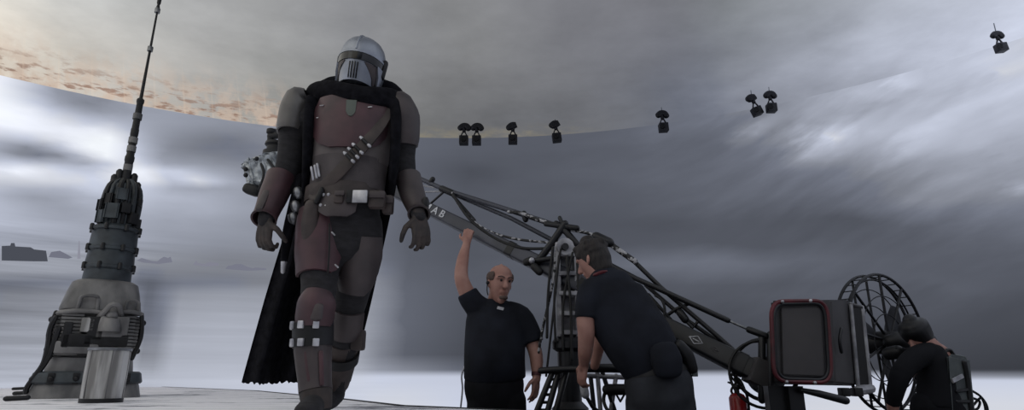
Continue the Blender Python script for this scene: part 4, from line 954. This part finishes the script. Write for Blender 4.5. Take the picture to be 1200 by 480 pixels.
# film camera in clear wrapping on the crane nose
M_WRAP = mat('crinkled_clear_plastic', (190, 196, 202), .22, .2, rgb2=(96, 102, 108), scale=14, bump=.8, stretch=(1.5, 1, 1))
nose = Q(322, 165, -.05)
fcam = thing('film_camera', 'film camera wrapped in crinkled plastic hanging behind the walker by his arm', 'camera', nose)
def C_(px, py, dd=0.): return P(px, py, 5.45 + dd)
rd = random.Random(5)
bm = BM(); sweep(bm, [C_(293, 209), C_(303, 205), C_(320, 203), C_(340, 194)], [(.12, .10), (.15, .14), (.165, .15), (.13, .13)], n=26, sub=5, pw=6, caps='flat')
for v in bm.verts: v.co += Vector((rd.uniform(-1, 1), rd.uniform(-1, 1), rd.uniform(-1, 1))) * .022
obj('plastic_wrap', bm, M_WRAP, fcam, 'crinkled pale plastic wrapping', smooth=False)
bm = BM(); sweep(bm, [C_(291, 221, -.12), C_(300, 224, -.12)], (.05, .05), n=14, pw=4); obj('lens_hood', bm, M_BLK, fcam, 'black lens hood')
for x, y in ((288, 198), (288, 205), (301, 186)): obj('knob', sphere(BM(), C_(x, y, -.15), .022, 10), M_BLK, fcam); 
obj('knob_arm', sweep(BM(), [C_(301, 186, -.15), C_(306, 196, -.1)], .010, n=6), M_BLK, fcam)
obj('fold', sweep(BM(), [C_(303, 222, -.16), C_(309, 205, -.17), C_(306, 192, -.16)], .012, n=6, sub=4), M_BLK, fcam, 'dark strap over the wrapping'); obj('fold', sweep(BM(), [C_(318, 215, -.16), C_(322, 200, -.17), C_(314, 187, -.16)], .012, n=6, sub=4), M_BLK, fcam)
bm = BM(); lathe(bm, C_(323, 176), [(-.085, .095), (-.06, .115), (-.02, .115), (-.01, .085), (.03, .085), (.05, .105), (.075, .10)], 24); obj('pan_motor', bm, M_BLK, fcam, 'black round pan motor')
bm = BM(); lathe(bm, C_(317, 162), [(-.03, .03), (.04, .03), (.055, .045), (.09, .045), (.10, .03)], 16); obj('cap', bm, M_BLK, fcam)
obj('arm_bracket', sweep(BM(), [C_(317, 160), C_(330, 157), C_(345, 158)], .032, n=10, pw=4), M_BLK, fcam)
obj('yoke', sweep(BM(), [C_(325, 184), C_(330, 200)], .045, n=12), M_BLK, fcam)
# fire extinguisher
fx = P(865, 474, 3.95); fxb = Vector((fx.x, fx.y, ZF))
fe = thing('fire_extinguisher', 'red fire extinguisher under the crane tail', 'fire extinguisher', fx)
M_EXT = mat('red_gloss_paint', (150, 24, 28), .3, 0, rgb2=(120, 18, 22))
zt = P(865, 460, 3.95).z
bm = BM(); lathe(bm, (fx.x, fx.y, 0), [(zt - .50, .045), (zt - .49, .052), (zt - .03, .052), (zt - .01, .04), (zt, .02)], 20); obj('cylinder_body', bm, M_EXT, fe)
bm = BM(); lathe(bm, (fx.x, fx.y, 0), [(zt - .005, .016), (zt + .03, .016), (zt + .035, .024), (zt + .05, .02)], 14); bar(bm, (fx.x, fx.y, zt + .045), (fx.x - .05, fx.y, zt + .065), .02, .01); obj('valve_handle', bm, M_BLK, fe)
obj('hose', sweep(BM(), [(fx.x, fx.y, zt + .03), (fx.x + .05, fx.y, zt + .02), (fx.x + .065, fx.y, zt - .06), (fx.x + .06, fx.y, zt - .16)], .009, n=8, sub=4), M_BLK, fe)
obj('hook_strap', sweep(BM(), [(fx.x, fx.y, zt + .05), (fx.x - .01, fx.y, zt + .12), Q(873, 438)], .006, n=6), M_BLK, fe)
# ================================================================== THE CAGED FAN
FC = P(1036, 401, 4.45); b_ = math.radians(30)
fh = Vector((math.cos(b_), math.sin(b_), 0)); fa_ = Vector((math.sin(b_), -math.cos(b_), 0))
fan = thing('wind_fan', 'large black wind fan in a round spoked cage, right of the red rimmed box', 'fan', (FC.x, FC.y, ZF))
M_CAGE = mat('black_wire_cage', (24, 25, 32), .5, .2, rgb2=(16, 17, 22))
FR = .49; up_ = Vector((0, 0, 1))
cage = hoop('cage_rim', FC + fa_ * .045, fa_, up_, FR, .011, M_CAGE, fan, 64)
hoop('cage_rim', FC - fa_ * .045, fa_, up_, FR, .011, M_CAGE, fan, 64); hoop('cage_rim', FC - fa_ * .00, fa_, up_, FR * .93, .007, M_CAGE, fan, 64)
def FP(r, deg, ax=0.): return FC + fh * r * math.cos(math.radians(deg)) + up_ * r * math.sin(math.radians(deg)) + fa_ * ax
for k in range(40):
    a = k * 9; obj('rung', sweep(BM(), [FP(FR, a, .045), FP(FR, a, -.045)], .004, n=6), M_CAGE, cage)
for a in (90, 270, 50, 130, 230, 310, 15, 165, 195, 345):
    obj('spoke', sweep(BM(), [FP(.05, a, .04), FP(FR, a + (6 if a not in (90, 270) else 0), .045)], .010, n=8), M_CAGE, fan)
for dx in (-.20, -.02): obj('spoke', sweep(BM(), [FC + fh * dx + up_ * math.sqrt(FR*FR - dx*dx) - fa_ * .045, FC + fh * dx - up_ * math.sqrt(FR*FR - dx*dx) - fa_ * .045], .009, n=8), M_CAGE, fan)
for r_ in (.20, .33): hoop('cage_ring', FC + fa_ * .048, fa_, up_, r_, .004, M_CAGE, fan, 48, seg=6)
for r_ in (.27, .39): hoop('cage_ring', FC - fa_ * .048, fa_, up_, r_, .004, M_CAGE, fan, 48, seg=6)
bm = BM(); sweep(bm, [FC + fa_ * .12, FC + fa_ * .02, FC - fa_ * .16], [.07, .085, .075], n=20, fwd=(0, 0, 1)); obj('motor', bm, M_BLK, fan)
for k in range(3):
    a0 = 25 + 120 * k; bm = BM(); pts = [FP(r, a0 + 8 * i, -.01) for i, r in enumerate((.07, .18, .28, .36))]
    sweep(bm, pts, [(.035, .006), (.07, .006), (.075, .005), (.045, .004)], n=12, sub=3, fwd=fa_ + up_ * .3); obj('blade', bm, M_CAGE, fan)
bm = BM(); sweep(bm, [FP(.10, 180, .1), FP(.02, 180, .13), FP(.30, 0, .10), FP(.50, 0, .05)], [.05, .075, .095, .07], n=12, sub=3); obj('yoke', bm, M_BLK, fan)
bm = BM(); q = FP(.50, 0, .0); sweep(bm, [q + Vector((0, 0, .13)), q, Vector((q.x, q.y, ZF + .04))], [.03, .045, .04], n=12); obj('stand_post', bm, M_BLK, fan)
for a in (30, 150, 270):
    e = Vector((q.x + .32 * math.cos(math.radians(a)), q.y + .32 * math.sin(math.radians(a)), ZF + .015)); obj('stand_leg', sweep(BM(), [Vector((q.x, q.y, ZF + .22)), e], .018, n=8), M_BLK, fan)
# ================================================================== THE CREW
M_SKIN = mat('skin', (168, 128, 116), .6, 0, rgb2=(150, 108, 97), scale=9, bump=.03)
M_SHIRT = mat('black_cotton', (34, 37, 46), .9, 0, rgb2=(22, 24, 30), scale=5, bump=.35, spec=.2)
M_SHORT = mat('black_trousers', (26, 27, 32), .9, 0, rgb2=(17, 18, 21), scale=6, bump=.3, spec=.2)
M_TROU = mat('charcoal_trousers', (58, 60, 66), .9, 0, rgb2=(44, 46, 50), scale=6, bump=.3, spec=.2)
M_HAIRD = mat('dark_hair', (40, 34, 33), .7, 0, rgb2=(22, 18, 18), scale=60, bump=.6, stretch=(1, 1, .3))
M_HAIRG = mat('short_grey_brown_hair', (92, 76, 70), .8, 0, rgb2=(70, 56, 52), scale=60, bump=.4)
M_PUR = mat('grey_nylon', (92, 98, 98), .7, 0, rgb2=(66, 72, 74), scale=8, bump=.3)
M_SHOE = mat('black_shoe', (24, 24, 26), .5, 0, rgb2=(16, 16, 18))
HS = [(-.118, -.050, .024, .026), (-.102, -.032, .044, .054), (-.07, -.012, .060, .080), (-.03, -.002, .070, .092), (.02, .002, .0765, .098), (.06, .006, .075, .094), (.088, .008, .064, .080), (.106, .008, .044, .056), (.115, .008, .026, .034), (.119, .008, .010, .014)]
def head_rot(yaw, pitch, roll=0.):
    return Matrix.Rotation(math.radians(yaw), 3, 'Z') @ Matrix.Rotation(math.radians(roll), 3, 'Y') @ Matrix.Rotation(math.radians(pitch), 3, 'X')
def add_head(bm, c, R, s=1.):
    T_ = lambda x, y, z: c + R @ Vector((x, y, z)) * s
    fw = R @ Vector((0, -1, 0)); upv = R @ Vector((0, 0, 1))
    sweep(bm, [T_(0, cy, z) for z, cy, a, b in HS], [(a * s, b * s) for z, cy, a, b in HS], n=24, sub=2, fwd=fw)
    sweep(bm, [T_(0, -.088, .018), T_(0, -.106, -.008), T_(0, -.114, -.030)], [.008 * s, .012 * s, .016 * s], n=10, sub=2, fwd=fw)
    for q in (-1, 1):
        sphere(bm, T_(q * .078, .008, -.012), .026 * s, 12, (.38, .7, 1.15)); sphere(bm, T_(q * .012, -.104, -.034), .010 * s, 8)
        sweep(bm, [T_(q * .006, -.094, .026), T_(q * .030, -.092, .032), T_(q * .052, -.078, .026)], .009 * s, n=8, fwd=upv)
        sweep(bm, [T_(-.022, -.084, -.062), T_(0, -.093, -.060), T_(.022, -.084, -.062)], .0075 * s, n=8, fwd=upv)
    sweep(bm, [T_(-.018, -.080, -.072), T_(0, -.088, -.073), T_(.018, -.080, -.072)], .0085 * s, n=8, fwd=upv)
    sphere(bm, T_(0, -.072, -.102), .022 * s, 10)
def face_parts(root, c, R, s=1.):
    T_ = lambda x, y, z: c + R @ Vector((x, y, z)) * s
    for q in (-1, 1):
        obj('eye', sphere(BM(), T_(q * .030, -.0905, .010), .0085 * s, 10), M_BLK, root, 'dark eye')
        obj('eyebrow', sweep(BM(), [T_(q * .014, -.103, .030), T_(q * .034, -.099, .037), T_(q * .052, -.086, .031)], .0035 * s, n=6, sub=2), M_HAIRG, root)
def legs(bm, hipL, hipR, r=1., fl=(0, -.14, 0)):
    for h, sx in ((hipL, -1), (hipR, 1)):
        f = Vector((h.x + sx * .04, h.y, ZF)); kn_ = (h + f) / 2 + Vector((sx * .01, -.02, .03))
        sweep(bm, [h, h * .55 + kn_ * .45, kn_, kn_ * .5 + f * .5 + Vector((0, .01, 0)), f + Vector((0, .02, .09))], [(.105*r, .115*r), (.098*r, .105*r), (.072*r, .078*r), (.066*r, .070*r), (.052*r, .056*r)], n=16, sub=3)
def shoes(root, hipL, hipR, fdir=(0, -1, 0)):
    d = Vector(fdir)
    for h, sx in ((hipL, -1), (hipR, 1)):
        f = Vector((h.x + sx * .04, h.y, ZF)); bm = BM()
        sweep(bm, [f - d * .07 + Vector((0, 0, .052)), f + Vector((0, 0, .055)), f + d * .12 + Vector((0, 0, .045)), f + d * .19 + Vector((0, 0, .038))], [(.045, .046), (.050, .050), (.052, .042), (.042, .034)], n=14, sub=3, fwd=(0, 0, 1)); obj('shoe', bm, M_SHOE, root)
# ---- crew member with one arm raised to the beam
Y1 = 4.45
def A1(px, py, d=0.): return P(px, py, Y1 + d)
r1b = A1(583, 470); r1b.z = ZF
m1 = thing('person', 'balding person in black t-shirt standing under the crane with one hand on the beam', 'person', r1b)
hc1 = A1(586, 331, -.05); R1 = head_rot(24, 6, 3)
hl1, hr1 = A1(566, 468), A1(598, 468)
bm = BM(); add_head(bm, hc1, R1, 1.10)
sweep(bm, [A1(584, 342, .02), A1(582, 354, .02), A1(582, 364, .03)], [.066, .070, .085], n=16, sub=2)
sweep(bm, [A1(582, 369), A1(581, 385), A1(580, 415), A1(580, 445)], [(.13, .08), (.18, .12), (.19, .15), (.18, .13)], n=20, sub=3)
sweep(bm, [A1(562, 364, .02), A1(552, 352, .0), A1(545, 338, -.02), A1(540.5, 324, -.02), A1(542, 306, .03), A1(546, 288, .12)], [(.075, .075), (.068, .068), (.058, .058), (.053, .053), (.047, .047), (.031, .033)], n=16, sub=3)
wr1 = A1(547, 284, .115); hd = Vector((.10, .12, 1))
sweep(bm, [A1(546, 291, .11), wr1, wr1 + hd * .02], [.032, .031, .03], n=12)
hand(bm, wr1, hd, (-1, .2, .2), 1.0, 1.15, (0.15, 1, 0))
sweep(bm, [A1(606, 366, .02), A1(617, 385, .02), A1(626, 408, .0), A1(629, 424, -.03), A1(628.5, 440, -.06)], [(.070, .070), (.064, .064), (.052, .052), (.048, .048), (.031, .033)], n=16, sub=3)
w1 = A1(628.5, 441, -.06); sweep(bm, [A1(629, 438, -.058), w1 + Vector((0, 0, -.02))], .031, n=12)
hand(bm, w1, A1(627, 465, -.07) - w1, (-.6, -1, 0), 1.10, .35, (-1, .3, 0))
organic(obj('body', bm, M_SKIN, m1), .0065, 3)
face_parts(m1, hc1, R1, 1.10)
T1 = lambda x, y, z: hc1 + R1 @ Vector((x, y, z)) * 1.10
bm = BM()
for q in (-1, 1): sweep(bm, [T1(q * .066, -.035, .038), T1(q * .074, .01, .035), T1(q * .064, .055, .025), T1(q * .03, .092, .01)], (.018, .036), n=10, sub=3, fwd=(0, 0, 1))
organic(obj('hair', bm, M_HAIRG, m1, 'short greying hair at the sides'), .006, 3)
obj('stubble', sweep(BM(), [T1(-.020, -.083, -.100), T1(0, -.094, -.100), T1(.020, -.083, -.100)], (.012, .014), n=10, sub=2, fwd=(0, 0, 1)), M_HAIRG, m1, 'short chin stubble')
sh_b = BM()
sweep(sh_b, [A1(583, 351, .02), A1(582.5, 357, .02), A1(582, 364, .02), A1(581, 378, .02), A1(580, 400, .0), A1(579.5, 422, -.02), A1(580, 443, .0)], [(.075, .085), (.12, .10), (.205, .12), (.222, .155), (.222, .185), (.220, .195), (.222, .17)], n=30, sub=4, caps='flat')
sweep(sh_b, [A1(572, 366, .02), A1(560, 360, .01), A1(552, 351, .0), A1(547, 342, -.01)], [(.09, .09), (.092, .092), (.084, .084), (.078, .078)], n=18, sub=3, caps='flat')
sweep(sh_b, [A1(594, 366, .02), A1(609, 372, .02), A1(619, 388, .02), A1(624.5, 402, .01)], [(.09, .09), (.095, .095), (.088, .088), (.082, .082)], n=18, sub=3, caps='flat')
organic(obj('t_shirt', sh_b, M_SHIRT, m1, 'loose black t-shirt'), .010, 4)
tb_ = BM(); sweep(tb_, [A1(579, 436), A1(579, 452), A1(580, 468)], [(.205, .165), (.215, .165), (.20, .15)], n=24, sub=3); legs(tb_, hl1, hr1, 1.08)
organic(obj('trousers', tb_, M_SHORT, m1), .010, 4); shoes(m1, hl1, hr1)
bm = BM(); box(bm, A1(586.5, 361, -.155), (.048, .006, .026), head_rot(-6, -35, 14), bev=.002); obj('name_badge', bm, M_TIP, m1, 'small white badge on the chest')
bm = BM(); sphere(bm, T1(-.088, .0, -.01), .014, 10); sweep(bm, [T1(-.090, .0, -.01), T1(-.092, -.01, -.06), T1(-.086, -.02, -.09)], .004, n=6, sub=2); obj('ear_piece', bm, M_BLK, m1, 'black ear piece')
bm = BM(); plate(bm, [(A1(628.6, 436, -.055), .032, .034, -180, 180), (A1(628.5, 440, -.06), .031, .033, -180, 180)], .004, 16); obj('wrist_band', bm, M_RED, m1, 'dark red wrist band')
bm = BM(); cable(bm, [A1(545, 428, -.05), A1(541, 440, -.06), A1(542, 455, -.05), A1(540, 476, -.04)], .006); obj('belt_lanyard', bm, M_TIP, m1, 'thin pale cord at the hip')
# ---- crew member bending over the crane base, seen from behind
Y2 = 3.55
def A2(px, py, d=0.): return P(px, py, Y2 + d)
r2b = A2(768, 475); r2b.z = ZF
m2 = thing('person', 'dark haired person in black t-shirt and charcoal trousers bending over the crane base, back turned', 'person', r2b)
hc2 = A2(695, 304, .06); R2 = head_rot(-128, 22, 0)
hl2, hr2 = A2(757, 470, .02), A2(790, 470, .0)
bm = BM(); add_head(bm, hc2, R2, 1.0)
sweep(bm, [A2(698, 310, .05), A2(704, 322, .04), A2(712, 334, .04)], [.060, .066, .085], n=16, sub=2)
sweep(bm, [A2(716, 345, .03), A2(728, 365, .01), A2(752, 405, 0), A2(770, 440, 0)], [(.12, .09), (.15, .11), (.15, .12), (.15, .12)], n=20, sub=3)
sweep(bm, [A2(693, 346, -.02), A2(688, 358, -.05), A2(686, 374, -.06), A2(687, 390, -.04), A2(686, 410, .02), A2(684, 427, .10)], [(.062, .065), (.060, .062), (.052, .055), (.050, .052), (.044, .046), (.030, .032)], n=16, sub=3)
w2 = A2(684, 427, .10); sweep(bm, [A2(684.5, 423, .08), w2 + Vector((0, 0, -.015))], .030, n=12)
hand(bm, w2, A2(681, 447, .12) - w2, (-.5, .8, 0), 1.0, .75, (0, 1, -.2))
sweep(bm, [A2(722, 330, .18), A2(712, 360, .28), A2(704, 392, .32), A2(697, 428, .38)], [(.06, .06), (.052, .052), (.046, .046), (.030, .030)], n=14, sub=3)
organic(obj('body', bm, M_SKIN, m2), .0065, 3)
bm = BM(); T2 = lambda x, y, z: hc2 + R2 @ Vector((x, y, z))
sweep(bm, [T2(0, .035, -.062), T2(0, .030, -.02), T2(0, .018, .03), T2(0, .008, .07), T2(0, .006, .102), T2(0, .008, .122)], [(.070, .070), (.083, .086), (.086, .098), (.086, .104), (.072, .088), (.042, .052)], n=24, sub=3, fwd=R2 @ Vector((0, -1, 0)))
for k in range(26):
    a = random.uniform(0, 6.28); z = random.uniform(.02, .10); q = T2(.080 * math.cos(a), .012 + .09 * math.sin(a), z); sphere(bm, q, random.uniform(.018, .026), 8)
organic(obj('hair', bm, M_HAIRD, m2, 'short thick dark hair'), .007, 2)
sb = BM()
sweep(sb, [A2(702, 318, .05), A2(706, 325, .04), A2(711, 334, .03), A2(717, 350, .02), A2(731, 372, .0), A2(748, 398, -.02), A2(760, 418, -.01), A2(767, 432, 0)], [(.062, .075), (.105, .09), (.155, .12), (.205, .145), (.205, .155), (.205, .165), (.190, .165), (.175, .155)], n=30, sub=4, caps='flat', fwd=(0, -1, .2))
sweep(sb, [A2(708, 336, .02), A2(694, 340, -.02), A2(689, 352, -.05), A2(687, 373, -.06)], [(.08, .085), (.078, .085), (.072, .08), (.068, .074)], n=18, sub=3, caps='flat')
sweep(sb, [A2(716, 334, .1), A2(722, 334, .16), A2(716, 352, .25)], [(.08, .08), (.075, .075), (.066, .066)], n=18, sub=3, caps='flat')
sweep(sb, [A2(728, 380, -.06), A2(731, 415, -.05), A2(742, 438, -.04)], [(.10, .08), (.085, .08), (.05, .06)], n=18, sub=3)
organic(obj('t_shirt', sb, M_SHIRT, m2, 'black t-shirt pulled tight over the back'), .010, 4)
obj('collar', sweep(BM(), [A2(697, 322, -.03), A2(707, 318.5, -.04), A2(716, 319, 0.0)], (.012, .02), n=8, sub=3), M_RED, m2, 'dark reddish collar line')
tr = BM(); sweep(tr, [A2(767, 428), A2(771, 446, -.01), A2(774, 468, -.01)], [(.165, .15), (.195, .165), (.19, .16)], n=24, sub=3); legs(tr, hl2, hr2, 1.12)
organic(obj('trousers', tr, M_TROU, m2), .010, 4); shoes(m2, hl2, hr2, (-.8, .6, 0))
bm = BM(); plate(bm, [(A2(768, 431), .178, .160, -110, 110), (A2(769.5, 438), .185, .164, -110, 110)], .008, 24); be2 = obj('belt', bm, M_BLK, m2)
bm = BM(); sweep(bm, [A2(777, 408, -.19), A2(781, 422, -.20), A2(783, 436, -.20)], [(.075, .035), (.085, .045), (.075, .035)], n=18, sub=3, pw=3); obj('belt_pouch', bm, M_SHIRT, m2, 'round black belt pouch')
bm = BM(); sweep(bm, [A2(796, 404, -.10), A2(805, 416, -.09), A2(811, 432, -.08)], [(.030, .03), (.036, .035), (.030, .03)], n=14, sub=3, pw=3); rdz = obj('radio', bm, M_BLK, m2, 'black two-way radio on the belt')
bm = BM(); box(bm, A2(814, 436, -.085), (.032, .02, .045), bev=.004); obj('radio_clip', bm, M_PUR, rdz, 'pale clip window')
# ---- crew member crouching beside the fan
Y3 = 4.0
def A3(px, py, d=0.): return P(px, py, Y3 + d)
r3b = A3(1095, 475); r3b.z = ZF
m3 = thing('person', 'person in dark clothes and grey backpack bending beside the fan at far right', 'person', r3b)
hc3 = A3(1074, 393, .0); R3 = head_rot(-60, 30, 0)
bm = BM(); add_head(bm, hc3, R3, .86)
sweep(bm, [A3(1078, 398), A3(1086, 404), A3(1092, 412)], [.060, .066, .08], n=14, sub=2)
sweep(bm, [A3(1084, 412, -.02), A3(1066, 430, -.08), A3(1054, 446, -.1), A3(1047, 470, -.05), A3(1046, 484, -.02)], [(.055, .055), (.050, .05), (.047, .047), (.038, .038), (.03, .03)], n=14, sub=3)
w3 = A3(1046, 484, -.02); hand(bm, w3, Vector((-.02, .02, -1)), (-1, -.5, 0), 1.0, .6, (0, 1, 0))
sweep(bm, [A3(1096, 415, .02), A3(1100, 440), A3(1102, 470)], [(.09, .08), (.09, .09), (.09, .09)], n=18, sub=2)
organic(obj('body', bm, M_SKIN, m3), .007, 3)
T3 = lambda x, y, z: hc3 + R3 @ Vector((x, y, z)) * .86
bm = BM(); sweep(bm, [T3(0, .030, -.03), T3(0, .018, .03), T3(0, .008, .07), T3(0, .006, .105), T3(0, .008, .125)], [(.083, .086), (.088, .100), (.088, .106), (.074, .09), (.042, .052)], n=22, sub=3, fwd=R3 @ Vector((0, -1, 0)))
organic(obj('cap', bm, M_BLK, m3, 'dark cap'), .007, 2)
jb = BM()
sweep(jb, [A3(1084, 404), A3(1087, 412), A3(1093, 428), A3(1097, 450), A3(1098, 478)], [(.065, .07), (.095, .10), (.10, .12), (.095, .13), (.105, .13)], n=26, sub=4, caps='flat')
sweep(jb, [A3(1090, 412, -.02), A3(1072, 420, -.07), A3(1057, 436, -.10), A3(1050, 456, -.08), A3(1046, 474, -.04)], [(.075, .07), (.070, .068), (.062, .06), (.052, .05), (.042, .042)], n=18, sub=3, caps='flat')
sweep(jb, [A3(1084, 410, .1), A3(1066, 418, .14), A3(1052, 412, .16)], [(.065, .06), (.06, .055), (.045, .045)], n=16, sub=3)
organic(obj('jacket', jb, M_SHORT, m3, 'dark jacket'), .010, 4)
h3l, h3r = A3(1091, 478, .02), A3(1106, 478, .02)
tr = BM(); legs(tr, h3l, h3r, 1.1); sweep(tr, [A3(1101, 466), A3(1101, 484)], [(.112, .13), (.118, .13)], n=20); organic(obj('trousers', tr, M_SHORT, m3), .010, 4); shoes(m3, h3l, h3r, (-.7, .7, 0))
bm = hexa(BM(), [A3(1109, 414, -.14), A3(1136, 418, -.04), A3(1143, 486, -.04), A3(1114, 486, -.14)], [A3(1114, 413, .16), A3(1135, 418, .2), A3(1141, 486, .2), A3(1118, 486, .16)], .02)
bp = obj('backpack', bm, M_PUR, m3, 'boxy grey backpack')
bm = BM(); sweep(bm, [A3(1116, 446, -.145), A3(1128, 440, -.10)], (.014, .006), n=8, caps='flat', pw=4); obj('pack_label', bm, M_TIP, bp, 'pale strip on the pack')
for a, b in (((1121, 458), (1134, 456)), ((1121, 470), (1136, 470))):
    obj('pack_strap', sweep(BM(), [A3(*a, -.125), A3(*b, -.075)], (.010, .006), n=8), M_BLK, bp)
obj('pack_strap', sweep(BM(), [A3(1130, 424, -.08), A3(1134, 445, -.07), A3(1139, 484, -.07)], (.016, .010), n=8, sub=3), M_BLK, bp)
obj('carry_loop', sweep(BM(), [A3(1106, 418, -.06), A3(1108, 411, -.05), A3(1113, 410, -.04), A3(1117, 415, -.03), A3(1124, 424, -.06)], .012, n=8, sub=4), M_BLK, bp)
for a in ([(1140, 458), (1149, 464), (1156, 474), (1158, 486)], [(1140, 466), (1148, 470), (1146, 478), (1140, 480)], [(1141, 474), (1150, 466), (1155, 480), (1150, 486)]):
    obj('dangling_cable', sweep(BM(), [A3(x, y, 0) for x, y in a], .008, n=6, sub=5), M_BLK, bp)
bm = BM(); sweep(bm, [A3(1052, 412, .16), A3(1042, 414, .2)], .045, n=12); obj('glove', bm, M_BLK, m3)
